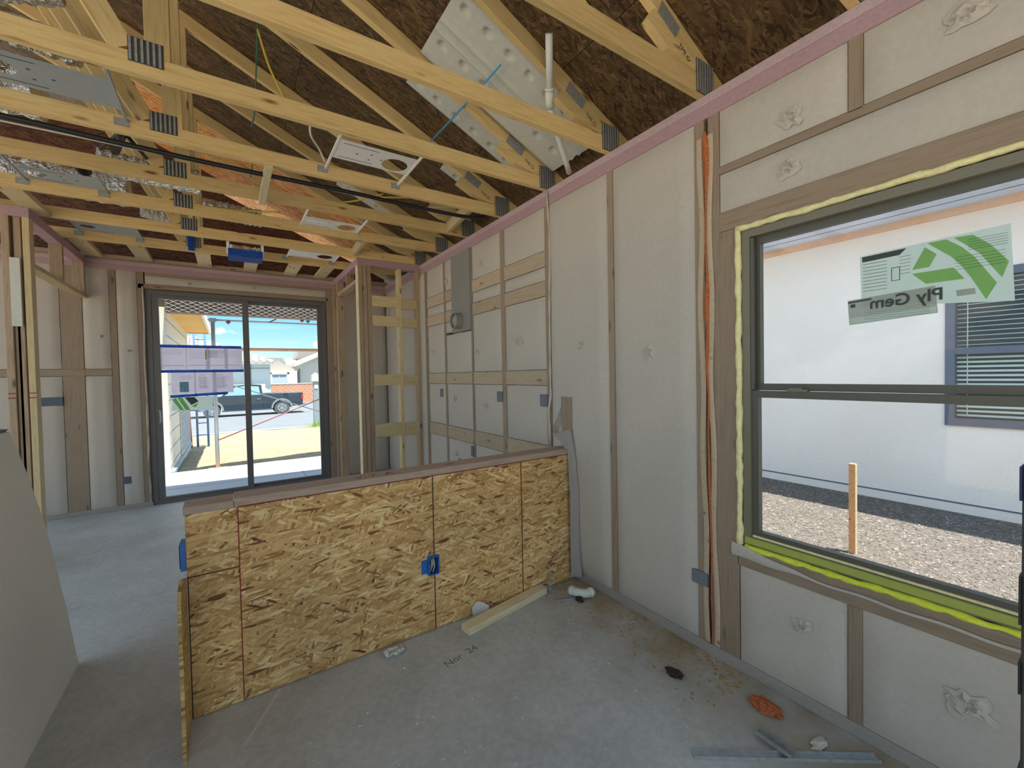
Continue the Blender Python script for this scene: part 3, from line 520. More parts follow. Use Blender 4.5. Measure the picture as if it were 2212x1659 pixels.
for pts, mt in (([(-.545, 1.19), (-.515, 1.212), (-.44, 1.064), (-.475, 1.065)], 'sticker_green'), ([(-.50, 1.212), (-.455, 1.214), (-.38, 1.062), (-.425, 1.063)], 'sticker_green'), ([(-.43, 1.212), (-.34, 1.214), (-.30, 1.16), (-.37, 1.12)], 'sticker_ink'), ([(-.37, 1.105), (-.30, 1.145), (-.33, 1.09)], 'sticker_green')): MB().prism(pts, 'y', PYy - .0010, PYy - .0006).build('print_shape', mt, st)

# ================================================================== roof deck
dk = structure(MB().prism([(2.75, roof_z(2.75) + .014), (2.75, roof_z(2.75) + .04), (-2.4, roof_z(-2.4) + .04), (-2.4, roof_z(-2.4) + .014)], 'y', -2.0, 6.75).build('ceiling', 'tile_pale'))
ux = Vector((-1, 0, SL)).normalized(); uy = Vector((0, 1, 0)); un = Vector((SL, 0, 1)).normalized()
rowx = [2.70, 1.59, .48, -.63, -1.74, -2.40]
for i in range(5):
    off = 0 if i % 2 else -1.22; y = -2.0
    ys = [-2.0] + [q for q in [-3.4 + off + 2.44 * k for k in range(7)] if -2.0 < q < 6.6] + [6.75]
    if 4.9 not in ys: ys = sorted(ys + [4.905])
    for a, b in zip(ys, ys[1:]):
        if b - a < .05: continue
        xm = (rowx[i] + rowx[i + 1]) / 2; L = (rowx[i] - rowx[i + 1]) * math.sqrt(1 + SL * SL) - .004
        c = Vector((xm, (a + b) / 2, roof_z(xm))) + un * .0065
        br = a > 4.85 and i in (1, 2)  # bays whose bright light is painted in as orange board colour
        beam('sheathing_panel', c, ux, uy, (L, b - a - .004, .0115), 'osb_deck_lit_orange' if br else 'osb_deck', dk, .001)
# ------------------------------------------------------------------ left roof slope beyond the ridge
dk2 = structure(MB().prism([(-2.4, roof_z(-2.4)), (-2.4, roof_z(-2.4) + .03), (-3.5, roof_z(-2.4) - 1.1 * SL + .03), (-3.5, roof_z(-2.4) - 1.1 * SL)], 'y', -2.0, 6.75).build('ceiling_slope', 'osb_deck'))
# ------------------------------------------------------------------ trusses
TN = ['nearest', 'second', 'third', 'fourth', 'fifth', 'sixth', 'seventh', 'eighth', 'ninth']
def nail_plate(x0, x1, y, z0, z1, parent, ribs=True, mat='plate_steel'):
    pl0 = MB().box(x0, x1, y - .0015, y, z0, z1).build('nail_plate', 'plate_shadow', parent)
    if ribs:
        o = MB(); k = max(3, int((x1 - x0) / .018)); st_ = (x1 - x0) / k
        for i in range(k): o.box(x0 + st_ * (i + .15), x0 + st_ * (i + .60), y - .005, y - .0014, z0 + .003, z1 - .003)
        tag(o.build('teeth_rows', mat, pl0), kind='stuff')
    return pl0
TY = [.616 + .61 * k for k in range(9)]
tlabels = {0: 'nearest roof truss above the window, only its heel in view', 1: 'second roof truss from the camera, yellow chord ending over the window stud', 2: 'third roof truss, crossing in front of the white vent chutes', 3: 'fourth roof truss, just behind the large dimpled vent chute', 4: 'fifth roof truss, between the nearest light plate and the black cable', 5: 'sixth roof truss, directly beyond the black cable', 6: 'seventh roof truss, behind the middle light plate', 7: 'eighth roof truss, over the closet front plate', 8: 'ninth roof truss, last before the far wall'}
for k, y in enumerate(TY):
    t_ = thing('roof_truss', tlabels[k], 'truss', (1.9, y, H), 'roof trusses'); ya, yb = y - .019, y + .019
    bx('bottom_chord', -3.2, 2.06, ya, yb, H, H + .089, 'truss_wood', t_)
    L = math.hypot(2.66 + 2.35, SL * (2.66 + 2.35)); xm = (2.66 - 2.35) / 2; beam('top_chord', Vector((xm, y, roof_z(xm))) - un * .0455, ux, uy, (L, .038, .089), 'truss_wood', t_)
    # slider wedge under the top chord at the heel
    xs_, xe = 1.885, 1.50
    P_ = lambda x, o: (x, roof_z(x) - .1 - o)
    MB().prism([(xs_, H + .09), (xs_, roof_z(xs_) - .10), (1.615, roof_z(1.615) - .10), (1.590, roof_z(1.590) - .105), (1.540, 2.922), (1.68, 2.858), (1.83, H + .093)], 'y', ya - .0005, yb).build('slider', 'truss_wood', t_)
    nail_plate(1.888, 2.03, ya - .001, H + .002, H + .16, t_); 
    if k in (1, 2, 3, 4):
        MB().prism([(1.637, 3.040), (1.606, 2.978), (1.729, 2.916), (1.765, 2.974)], 'y', ya - .003, ya - .001).build('nail_plate', 'plate_steel', t_)
        textmesh('stamped_letters', 'TMI O', .034, (1.752, ya - .0022, 2.893), (1, 0, -.60), (.60, 0, 1), 'ink', t_)
    bx('web', -.260, -.171, ya, yb, H + .089, roof_z(-.215) - .10, 'truss_wood', t_)
    beam('web', ((-.33 - 1.05) / 2, y, (2.83 + 4.15) / 2), (-.72, 0, 1.32), (0, 1, 0), (1.50, .038, .089), 'truss_wood', t_)
    beam('web', ((.02 + .62) / 2 + .35, y + .0, 3.12), (.8, 0, .52), (0, 1, 0), (.02, .02, .02), 'truss_wood', t_) if False else None
    nail_plate(-.315, -.195, ya - .001, H + .045, H + .15, t_); 
# ------------------------------------------------------------------ foam vent chutes between rafters
def baffle(y0, y1, x0, x1, rowsy, label):
    b = thing('vent_chute', label, 'vent chute', ((x0 + x1) / 2, (y0 + y1) / 2, roof_z((x0 + x1) / 2) - .06), 'vent chutes'); L = (x1 - x0) * math.sqrt(1 + SL * SL); xm = (x0 + x1) / 2
    dims = sorted((y0 + .0, ) + ()) 
    def hgt(y):
        if abs(y - (y0 + y1) / 2) < .045 and (y1 - y0) > .3: return .034 if abs(y - (y0 + y1) / 2) > .02 else .012
        e_ = min(y - y0, y1 - y); return .022 - .018 * max(0, 1 - e_ / .03)
    cols = [y0 + (y1 - y0) * i / 56 for i in range(57)] if y1 - y0 > .3 else [y0 + (y1 - y0) * i / 26 for i in range(27)]; nr = 84; v = []; f = []; dsp = .1335
    for j in range(nr + 1):
        x = x0 + (x1 - x0) * j / nr
        for y in cols:
            h = hgt(y)
            for ry in rowsy:
                q = (x - 1.084 + dsp / 2) % dsp - dsp / 2; r_ = math.hypot(q * 1.1, y - ry)
                if r_ < .026: h -= .020 * (1 if r_ < .018 else (.026 - r_) / .008)
            p = Vector((x, y, roof_z(x))) - un * (.028 + h); v.append(tuple(p))
    n_ = len(cols)
    for j in range(nr):
        for i in range(n_ - 1): f.append((j * n_ + i, j * n_ + i + 1, (j + 1) * n_ + i + 1, (j + 1) * n_ + i))
    mk('foam_sheet', v, f, 'eps', b, True)
    return b
baffle(1.868, 2.415, 1.015, 2.0, (1.962, 2.242), 'large dimpled white foam vent chute with a central rib, over the half wall')
baffle(2.475, 2.70, 1.03, 2.0, (2.612,), 'narrow dimpled foam vent chute beyond the fourth truss'); baffle(3.095, 3.24, 1.5, 2.0, (3.17,), 'short foam vent chute stub above the closet side wall'); baffle(4.31, 4.54, .97, 2.0, (4.42,), 'distant foam vent chute above the far wall corner')

# ================================================================== things hung in the ceiling
# recessed-light mounting plates between the chords
def light_plate(x0, x1, y0, y1, ya, yb, hole, label, mat='steel_white', z=2.795, tilt=0.0):
    t_ = thing('light_bracket', label, 'light bracket', ((x0 + x1) / 2, (y0 + y1) / 2, z), 'recessed light brackets'); m = MB(); hx, hy, hr = hole; N = 32
    # plate with a round hole: ring of quads to the rectangle outline
    def rim(a):
        dx, dy = math.cos(a), math.sin(a); s_ = min(((x1 - hx) if dx > 0 else (hx - x0)) / max(abs(dx), 1e-6), ((y1 - hy) if dy > 0 else (hy - y0)) / max(abs(dy), 1e-6)); return (hx + dx * s_, hy + dy * s_)
    angs = sorted(set([2 * math.pi * i / N for i in range(N)] + [math.atan2(cy_ - hy, cx_ - hx) % (2 * math.pi) for cx_ in (x0, x1) for cy_ in (y0, y1)])); n_ = len(angs)
    for zz in (z, z + .0015):
        for a in angs: m.v.append((hx + hr * math.cos(a), hy + hr * math.sin(a), zz)); q = rim(a); m.v.append((q[0], q[1], zz))
    for i in range(n_):
        j = (i + 1) % n_; m.f += [(2 * i, 2 * i + 1, 2 * j + 1, 2 * j), (2 * n_ + 2 * i, 2 * n_ + 2 * j, 2 * n_ + 2 * j + 1, 2 * n_ + 2 * i + 1), (2 * i, 2 * j, 2 * n_ + 2 * j, 2 * n_ + 2 * i), (2 * i + 1, 2 * n_ + 2 * i + 1, 2 * n_ + 2 * j + 1, 2 * j + 1)]
    pl_ = m.build('plate', mat, t_)
    m = MB()
    for yy in (y0 + .035, y1 - .035): m.box(x0 + .03, x0 + .24, yy - .002, yy + .002, z - .0008, z - .0001)
    for kx, ky in ((.12, .5), (.20, .35), (.20, .65), (.27, .5)): m.box(x0 + kx, x0 + kx + .012, y0 + (y1 - y0) * ky, y0 + (y1 - y0) * ky + .008, z - .0008, z - .0001)
    tag(m.build('slots', 'ink', pl_), kind='stuff')
    for x in (x0 - .004, x1 + .004):
        h_ = MB().box(x - .006, x + .006, ya + .020, yb - .020, z - .004, z + .010).build('hanger_bar', mat, t_)
        MB().box(x - .05, x + .012, yb - .0225, yb - .0195, z - .03, z + .012).build('bar_foot', 'plate_steel', h_)
    return t_
light_plate(.58, 1.06, 2.62, 2.86, TY[3], TY[4], (.95, 2.765, .082), 'nearest white light bracket with a round hole, behind the fourth truss'); light_plate(.59, 1.065, 4.02, 4.27, TY[5], TY[6] + .1, (.955, 4.15, .078), 'middle white light bracket below the orange-lit roof boards')
light_plate(.60, 1.09, 5.10, 5.40, TY[7], TY[8], (.965, 5.27, .080), 'farthest white light bracket near the door header')
light_plate(-.90, -.415, 2.66, 2.92, TY[3], TY[4], (-.80, 2.79, .06), 'grey light bracket among foil ducting at the upper left', 'steel_grey'); light_plate(-1.10, -.70, 3.98, 4.21, TY[5], TY[6], (-1.02, 4.1, .05), 'grey light bracket under the left foil duct', 'steel_grey'); light_plate(-1.08, -.66, 5.10, 5.40, TY[7], TY[8], (-1.0, 5.25, .05), 'grey light bracket above the left partition', 'steel_grey')
# foil flex ducts
def duct(pts, r, label, seed):
    rn = random.Random(seed); pp = curve_pts(pts, 14); t_ = thing('foil_duct', label, 'duct', tuple(Vector(pts[0])), 'foil ducts'); m = MB(); n = 22
    m.tube(pp, [r * (1 + .05 * math.sin(i * 2.1) + rn.uniform(-.05, .05)) for i in range(len(pp))], n)
    m.v = [tuple(Vector(v) + Vector((rn.uniform(-1, 1), rn.uniform(-1, 1), rn.uniform(-1, 1))) * r * .055) for v in m.v]
    m.build('jacket', 'foil', t_, False); return t_
duct([(-2.2, 3.36, 2.99), (-1.4, 3.37, 2.98), (-.80, 3.34, 2.97)], .13, 'crinkled foil duct at the left edge beside the black cable', 1); duct([(-.95, 2.62, 3.06), (-.80, 2.68, 3.10), (-.58, 2.66, 3.16)], .09, 'short foil duct end at the top left corner', 2)
duct([(-.70, 4.02, 2.93), (-.42, 4.03, 2.92), (-.14, 4.04, 2.92)], .085, 'foil duct lying between trusses beside the web posts', 3); duct([(-1.9, 4.58, 2.96), (-1.2, 4.60, 2.95), (-.62, 4.57, 2.93)], .11, 'dull foil duct above the left partition', 4)
duct([(-.14, 4.60, 2.92), (.10, 4.61, 2.91), (.30, 4.60, 2.90)], .075, 'short foil duct beneath the orange-lit roof boards', 5); duct([(-.85, 2.74, 2.92), (-.70, 2.72, 2.93), (-.52, 2.72, 2.91)], .06, 'small foil sleeve on the upper left light bracket', 6); duct([(-.60, 4.98, 2.93), (-.45, 5.02, 2.92), (-.28, 5.1, 2.92)], .06, 'tiny foil duct end left of the web posts', 7)
# black strap hanger and collar
t_ = thing('strap_hanger', 'black strap hanger with splayed legs below the black cable', 'hanger', (-.5, 3.35, 2.83)); MB().tube([(-.46, 3.20, 2.83), (-.49, 3.40, 2.86), (-.55, 3.62, 2.86)], .026, 8).build('strap', 'duct_black', t_, True)
for a, b in (((-.47, 3.30, 2.85), (-.62, 3.63, 2.86)), ((-.46, 3.30, 2.85), (-.40, 3.63, 2.86))): MB().tube([a, b], .011, 6).build('leg', 'duct_black', t_, True)
tag(MB().tube([(-.78, 3.93, 2.87), (-.78, 4.08, 2.87)], .04, 14).build('duct_collar', 'duct_black'), 'black collar joining the foil duct between trusses', 'collar')
# cables
def cable(nm, pts, r, mat, label, grp=None, n=8): return tag(tube(nm, pts, r, mat, None, n), label, 'cable', grp)
yb_ = 3.146
cable('black_cable', [(-1.6, yb_ - .004, 2.716), (-.89, yb_ - .02, 2.722), (-.49, yb_ - .004, 2.718), (.09, yb_ + .008, 2.715), (.77, yb_, 2.716), (1.08, yb_ + .012, 2.716), (1.72, yb_, 2.72), (1.93, yb_ + .01, 2.80)], .014, 'cable_black', 'thick black cable running under the trusses across the room', n=10)
cable('white_cable', [(-1.6, yb_ + .03, 2.718), (-.3, yb_ + .026, 2.716), (.6, yb_ + .03, 2.717), (1.2, yb_ + .034, 2.72), (1.6, yb_ + .06, 2.80)], .005, 'cable_white', 'thin white cable following the thick black cable')
cable('yellow_cable', [(.18, 2.58, 3.22), (.23, 2.60, 3.06), (.30, 2.62, 2.93), (.34, 2.56, 2.80)], .006, 'cable_yellow', 'yellow cable hanging behind the fourth truss at upper centre'); cable('white_cable', [(.42, 2.53, 2.86), (.43, 2.66, 2.80), (.50, 2.80, 2.79), (.545, 2.88, 2.76)], .006, 'cable_white', 'white cable curling down to the nearest light bracket')
cable('yellow_cable', [(1.15, 1.42, 3.25), (1.25, 1.36, 3.05), (1.345, 1.30, 2.88)], .006, 'cable_yellow', 'yellow cable dropping to the truss above the window')
cable('yellow_cable', [(1.05, 3.42, 2.84), (1.35, 3.30, 2.86), (1.7, 3.20, 2.90)], .007, 'cable_yellow', 'yellow cable stretched toward the wall beside the black cable'); cable('yellow_cable', [(.62, 3.85, 2.86), (.90, 3.72, 2.88), (1.12, 3.55, 2.93)], .007, 'cable_yellow', 'yellow cable slanting up beside the middle light bracket')
cable('yellow_cable', [(-.10, 4.36, 2.85), (.16, 4.33, 2.86), (.42, 4.22, 2.86)], .008, 'cable_yellow', 'yellow cable lying under the orange-lit roof boards'); cable('grey_conduit', [(1.05, 4.40, 2.85), (1.5, 4.42, 2.86), (1.80, 4.40, 2.86), (1.90, 4.38, 2.78)], .008, 'steel_grey', 'grey cable bending down at the far wall corner')
tag(tube('green_hanger_wire', [(.22, 3.10, 3.66), (.205, 3.12, 3.40), (.19, 3.13, 3.12), (.17, 3.13, 2.99)], .004, 'cable_green'), 'green hanger wire dangling at upper centre left', 'wire'); tag(tube('green_hanger_wire', [(.20, 3.90, 3.16), (.205, 3.92, 3.05), (.19, 3.92, 2.99)], .004, 'cable_green'), 'short green hanger wire beside the hung wooden block', 'wire')
wp = thing('spray_rod', 'pale blue threaded rod slanting across the vent chutes', 'rod', (1.29, 2.5, 3.15)); tube('rod', [(1.30, 2.0, 3.115), (1.292, 2.62, 3.12), (1.285, 3.08, 3.13)], .0055, 'wire_blue', wp, smooth_path=False)
for a, b in (((1.29, 3.10, 3.14), (1.285, 3.16, 3.12)),): tube('tip', [a, b], .008, 'steel_white', wp, smooth_path=False)
tag(tube('vent_pipe', [(1.93, 2.16, 2.745), (1.85, 2.10, 2.775), (1.572, 1.912, 2.915)], .018, 'pvc', n=14, smooth_path=False), 'lower white plastic vent pipe rising from the wall plate', 'pipe')
vp = thing('vent_pipe', 'upper white plastic vent pipe with a socket, in front of the large vent chute', 'pipe', (1.55, 1.88, 2.95)); tube('pipe', [(1.548, 1.884, 2.946), (1.395, 1.694, 3.121)], .019, 'pvc', vp, n=14, smooth_path=False)
MB().tube([(1.566, 1.906, 2.920), (1.553, 1.890, 2.940), (1.522, 1.852, 2.976)], .0255, 14).build('socket', 'pvc', vp, True); MB().tube([(1.524, 1.854, 2.974), (1.518, 1.847, 2.981)], .0275, 14).build('collar', 'pvc', vp, True)
tag(bx('blue_tab', 1.955, 1.985, 2.20, 2.30, 2.90, 2.935, 'wire_blue'), 'small blue plastic tab at the heel of the third truss', 'tab')
# wooden blocks
bk_ = [((.222, .262, 3.625, 3.645, 2.665, 2.99), None)]
tag(beam('wood_block', (.245, 3.335, 2.71), (0, 1, 0), (1, 0, 0), (.66, .045, .018), 'white_wood'), 'pale wooden strip nailed under two trusses, crossing the black cable', 'board')
tag(beam('wood_brace', (1.72, 3.36, 2.79), (.12, 1, 0), (0, 0, 1), (.575, .089, .038), 'yellow_board'), 'short diagonal wood brace between trusses at the right wall', 'board'); tag(beam('wood_brace', (1.18, 4.58, 2.79), (.05, 1, 0), (0, 0, 1), (.57, .089, .038), 'yellow_board'), 'short wood brace between trusses over the closet corner', 'board')
fl = [(-1.20, 4.30, 4.90, 'first flat ceiling block, above the left partition'), (-1.13, 5.52, 6.22, 'flat ceiling block next to the left partition plate'), (-.72, 5.52, 6.22, 'flat ceiling block left above the sliding door'), (-.185, 5.52, 6.22, 'flat ceiling block above the papers on the door'), (.26, 5.52, 6.22, 'flat ceiling block above the door centre post'), (.70, 5.52, 6.22, 'flat ceiling block behind the farthest light bracket'), (1.05, 5.52, 6.22, 'flat ceiling block beside the closet plate')]
for x, a, b, l_ in fl: tag(bx('ceiling_block', x - .065, x + .065, a, b, H - .0, H + .038, 'yellow_board'), l_, 'board', 'flat ceiling blocks')
bx('ledger', -3.2, XR, 6.16, YF - .005, H - .002, H + .036, 'stud_wood', wf); 
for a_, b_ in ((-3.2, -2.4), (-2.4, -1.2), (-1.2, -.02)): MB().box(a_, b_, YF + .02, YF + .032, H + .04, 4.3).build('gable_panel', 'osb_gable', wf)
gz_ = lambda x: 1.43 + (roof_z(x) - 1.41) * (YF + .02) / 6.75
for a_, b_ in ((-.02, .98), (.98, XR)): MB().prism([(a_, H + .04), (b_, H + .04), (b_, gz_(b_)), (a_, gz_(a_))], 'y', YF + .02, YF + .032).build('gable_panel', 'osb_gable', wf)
# ceiling boot wrapped in blue tape
vb = thing('duct_boot', 'square white duct boot wrapped in blue tape above the sliding door', 'duct boot', (.19, 4.98, 2.66)); 
for x in (.035, .325): bx('strap', x - .012, x + .012, 4.965, 4.985, 2.63, 2.80, 'steel_white', vb)
MB().box(.035, .325, 4.95, 5.18, 2.615, 2.685).build('tape_wrap', 'tape_blue', vb)
m = MB()
for k in range(9): xa = .06 + random.random() * .16; m.box(xa, xa + .03 + random.random() * .07, 4.9485, 4.9498, 2.62 + .0065 * k, 2.6225 + .0065 * k)
tag(m.build('tape_tears', 'tape_light', vb), kind='stuff'); MB().grid(12, 5, lambda u, v: (.05 + u * .26, 5.0 + .05 * v + random.uniform(-.01, .01), 2.687 + .06 * v + random.uniform(-.008, .008))).build('foil_lining', 'foil', vb)
tag(bx('blue_tab', -.30, -.25, 5.45, 5.47, 2.74, 2.90, 'tape_blue'), 'strip of blue tape hanging left above the door', 'tape')

# ================================================================== loose things on the floor and at the edges
oc = tag(beam('wood_offcut', (1.345, 2.115, .019), (.60, .10, 0), (-.1, .6, 0), (.62, .075, .038), 'white_wood', cham=.002), 'pale sawn lumber offcut lying along the foot of the half wall', 'lumber')
pe = thing('pipe_elbow', 'white plastic pipe elbow lying by the right wall', 'pipe elbow', (1.80, 1.95, .0)); MB().tube(curve_pts([(1.775, 2.02, .03), (1.785, 1.975, .034), (1.815, 1.945, .032), (1.855, 1.94, .03)], 5), .026, 16).build('bend', 'pvc', pe, True)
MB().tube([(1.772, 2.035, .029), (1.776, 2.012, .030)], .0295, 16).build('socket', 'pvc', pe, True); MB().tube([(1.845, 1.94, .030), (1.87, 1.94, .0295)], .0295, 16).build('socket', 'pvc', pe, True)
def channel(a, b, w, h, mat, label, z=0.0005):
    a, b = Vector(a), Vector(b); d = (b - a).normalized(); s_ = Vector((-d.y, d.x, 0)); o = MB(); prof = [(-w / 2, 0), (w / 2, 0), (w / 2, h), (w / 2 - .0012, h), (w / 2 - .0012, .0012), (-w / 2 + .0012, .0012), (-w / 2 + .0012, h), (-w / 2, h)]
    for p in (a, b): o.v += [tuple(p + s_ * u + Vector((0, 0, v + z))) for u, v in prof]
    n = len(prof); o.f = [(i, (i + 1) % n, n + (i + 1) % n, n + i) for i in range(n)] + [tuple(reversed(range(n))), tuple(range(n, 2 * n))]
    return tag(o.build('metal_track', mat), label, 'metal track', 'offcut steel tracks')
channel((1.375, .918, 0), (1.90, .53, 0), .032, .012, 'galv', 'long shiny steel track on the floor below the window'); channel((1.655, .83, .013), (1.652, .70, .013), .036, .016, 'plate_steel', 'short dark steel track lying across the long one'); channel((1.645, 2.035, 0), (1.755, 1.99, 0), .020, .010, 'plate_steel', 'small steel track beside the pipe elbow')
tag(beam('metal_clip', (1.70, 2.15, .055), (.05, .055, .10), (1, 0, 0), (.13, .014, .004), 'plate_steel'), 'bent dark metal clip leaning at the end of the lumber offcut', 'metal clip'); tag(beam('metal_clip', (1.655, 2.135, .042), (-.08, .06, .05), (0, 1, 0), (.12, .016, .004), 'plate_steel'), 'second metal clip resting on the lumber offcut', 'metal clip')
def crumple(nm, c, sx, sy, sz, mat, label, cat, seed, n=10, smooth=False):
    rn = random.Random(seed); v = []; f = []
    for j in range(n + 1):
        for i in range(n * 2):
            a = math.pi * 2 * i / (n * 2); b = math.pi * j / n; r_ = 1 + .45 * noise.noise(Vector((math.cos(a) * math.sin(b) * 2.2 + seed, math.sin(a) * math.sin(b) * 2.2, math.cos(b) * 2.2))) + rn.uniform(-.08, .08)
            v.append((c[0] + sx * r_ * math.cos(a) * math.sin(b), c[1] + sy * r_ * math.sin(a) * math.sin(b), max(.0008, c[2] + sz * r_ * math.cos(b))))
    for j in range(n):
        for i in range(n * 2): f.append((j * n * 2 + i, j * n * 2 + (i + 1) % (n * 2), (j + 1) * n * 2 + (i + 1) % (n * 2), (j + 1) * n * 2 + i))
    return tag(mk(nm, v, f, mat, None, smooth), label, cat)
crumple('wool_clump', (1.812, .872, .012), .036, .062, .020, 'orange_wool', 'tuft of orange fibreglass wool on the floor below the window', 'wool tuft', 3, 22); crumple('foil_scrap', (.66, 2.12, .014), .055, .025, .02, 'foil', 'crumpled foil scrap on the floor in front of the half wall', 'foil scrap', 5)
crumple('bark_scrap', (1.685, 1.215, .008), .028, .04, .012, 'bark', 'dark bark scrap on the concrete', 'scrap', 8); crumple('plastic_scrap', (1.80, .675, .006), .04, .02, .008, 'scrap_white', 'thin white plastic scrap beyond the steel tracks', 'scrap', 9); crumple('dark_scrap', (1.765, 1.945, .012), .02, .028, .016, 'bark', 'dark brown scrap in front of the pipe elbow', 'scrap', 11)
pp_ = tag(MB().grid(6, 4, lambda u, v: (1.14 + u * .11, 2.165 + v * .012 + .006 * math.sin(u * 5), .002 + .055 * v + .02 * math.sin(u * 4) * v)).build('paper_scrap', 'scrap_white', None, True), 'white paper scrap stuck behind the lumber offcut', 'paper')
# sawdust chips: uncountable crumbs
def chips(n, fn, smin, smax, seed):
    rn = random.Random(seed); m = MB()
    for _ in range(n):
        x, y = fn(rn); a = rn.uniform(0, math.pi); s_ = rn.uniform(smin, smax); w_ = s_ * rn.uniform(.25, .6); h = rn.uniform(.001, .004); ca, sa = math.cos(a), math.sin(a); b = len(m.v)
        for du, dv, dz in ((-s_, -w_, .0005), (s_, -w_, .0005), (s_, w_, .0005), (-s_, w_, .0005), (-s_ * .6, 0, h), (s_ * .6, 0, h)): m.v.append((x + du * ca - dv * sa, y + du * sa + dv * ca, dz))
        m.f += [(b, b + 1, b + 5, b + 4), (b + 2, b + 3, b + 4, b + 5), (b + 1, b + 2, b + 5), (b + 3, b, b + 4)]
    return m
ch = chips(900, lambda r: (XR - .01 - abs(r.gauss(0, .13)), r.uniform(1.0, 2.18)), .002, .011, 21).build('sawdust_chips', 'sawdust'); tag(ch, 'drift of sawdust and wood chips along the right wall', 'sawdust', kind='stuff')
ch = chips(170, lambda r: (r.uniform(.2, 1.60), r.uniform(.95, 2.02)), .0015, .007, 22).build('floor_crumbs', 'scrap_white'); tag(ch, 'scattered pale crumbs over the concrete floor', 'crumbs', kind='stuff')
textmesh('floor_writing', 'Nor  24', .060, (.84, 1.87, .0006), (.24, .05, 0), (-.05, .24, 0), 'faint_mark', bpy.data.objects['floor'])
MB().prism([(.162, 2.175), (.150, 2.185), (.005, 1.925), (.013, 1.915)], 'z', .0004, .002).build('floor_scratch', 'scrap_white', bpy.data.objects['floor'])
# leaning drywall sheet at the left
dwl = thing('drywall_sheet', 'pale drywall sheet leaning on its long edge at the left', 'drywall sheet', (-.66, 2.9, 0))
def dwq(t, yy):
    x = -.655 - .215 * t - .03 * math.sin(t * math.pi) * 0 ; return x
m = MB(); prof = [(-.665, .0), (-.70, .30), (-.755, .70), (-.815, 1.0), (-.862, 1.185), (-.884, 1.190), (-.838, 1.0), (-.778, .70), (-.722, .30), (-.687, .0)]
m.prism(prof, 'y', 2.97, .9); m.build('gypsum_core', 'drywall', dwl)
MB().prism([(x - .012, z + .003) for x, z in prof[4:6]] + [(prof[5][0] - .01, prof[5][1] + .012), (prof[4][0] - .002, prof[4][1] + .012)], 'y', 2.972, .9).build('paper_edge', 'box_patch', dwl)
# dark upright at the right edge
ue = thing('upright_panel', 'dark upright panel edge with blue tape at the right border', 'panel', (1.24, .115, 0)); bx('panel', 1.20, 1.30, -.06, .128, 0, 1.225, 'post_dark', ue, .004)
for z0, z1, mt in ((1.16, 1.222, 'navy'), (.93, 1.02, 'duct_black'), (.80, .86, 'duct_black'), (.60, .66, 'navy'), (.50, .58, 'duct_black')): MB().box(1.198, 1.245, .128, .131, z0, z1).build('tape_piece', mt, ue)

# ================================================================== OUTDOORS, side yard
structure(MB().box(2.11, 40, -30, 8.6, -.40, -.19).build('ground_side', 'gravel_bed'))
rn = random.Random(4); m = MB()
for _ in range(30000):
    x = rn.uniform(2.9, 6.52); y = rn.uniform(-.4, 3.9); s_ = rn.uniform(.006, .0145); a = rn.uniform(0, 6.28); ca, sa = math.cos(a) * s_, math.sin(a) * s_; b = len(m.v); k = rn.uniform(.5, .9); z = -.192 + s_ * .35
    m.v += [(x + ca, y + sa, z), (x - sa * k, y + ca * k, z + s_ * .1), (x - ca, y - sa, z - s_ * .1), (x + sa * k, y - ca * k, z), (x + rn.uniform(-.3, .3) * s_, y + rn.uniform(-.3, .3) * s_, z + s_ * .55)]
    m.f += [(b + i, b + (i + 1) % 4, b + 4) for i in range(4)]
tag(m.build('gravel', 'gravel'), 'grey pea gravel covering the side yard', 'gravel', kind='stuff')
XN = 6.563
nh = thing('neighbour_house', 'pale stucco house across the gravel, seen through the window', 'house', (XN, 2, -.2))
NW0, NW1, NZ0, NZ1 = -.45, 1.25, .757, 2.40
MB().box(XN, XN + .2, NW1, 9, -.078, 3.10).box(XN, XN + .2, -6, NW0, -.078, 3.10).box(XN, XN + .2, NW0, NW1, -.078, NZ0).box(XN, XN + .2, NW0, NW1, NZ1, 3.10).build('wall', 'stucco', nh)
MB().box(XN - .012, XN + .2, -6, 9, -.30, -.088).build('base', 'stucco', nh); MB().box(XN - .016, XN + .1, -6, 9, -.090, -.077).build('weep_screed', 'slate_frame', nh)
MB().box(XN - .52, XN + .2, -6, 9, 3.10, 3.14).build('soffit', 'soffit_blue', nh); MB().box(XN - .56, XN - .52, -6, 9, 3.08, 3.32).build('fascia', 'soffit_blue', nh); MB().box(XN - .30, XN - .29, -6, 9, 3.096, 3.10).build('vent_strip', 'slate_frame', nh)
MB().box(XN - .03, XN, -6, 9, 3.02, 3.10).build('eave_glow_band', 'fascia_glow_tan', nh)  # added tan band painting the orange bounce glow under the eave
MB().prism([(XN - .56, 3.33), (XN + 5, 5.6), (XN + 5, 5.5), (XN - .56, 3.15)], 'y', -6, 9).build('roof', 'tile_pale', nh)
nwf = MB().box(XN - .02, XN + .06, NW1 - .075, NW1, NZ0, NZ1).box(XN - .02, XN + .06, NW0, NW0 + .075, NZ0, NZ1).box(XN - .02, XN + .06, NW0 + .075, NW1 - .075, NZ0, NZ0 + .08).box(XN - .02, XN + .06, NW0 + .075, NW1 - .075, NZ1 - .08, NZ1).box(XN - .015, XN + .06, NW0 + .075, NW1 - .075, 1.53, 1.60).build('window_frame', 'slate_frame', nh)
MB().box(XN + .02, XN + .024, NW0 + .075, NW1 - .075, 1.60, NZ1 - .08).build('pane', 'glass', nwf); MB().box(XN + .01, XN + .014, NW0 + .075, NW1 - .075, NZ0 + .08, 1.53).build('pane', 'glass', nwf)
MB().box(XN + .12, XN + .14, NW0, NW1, NZ0, NZ1).build('dark_room', 'room_dark', nh)
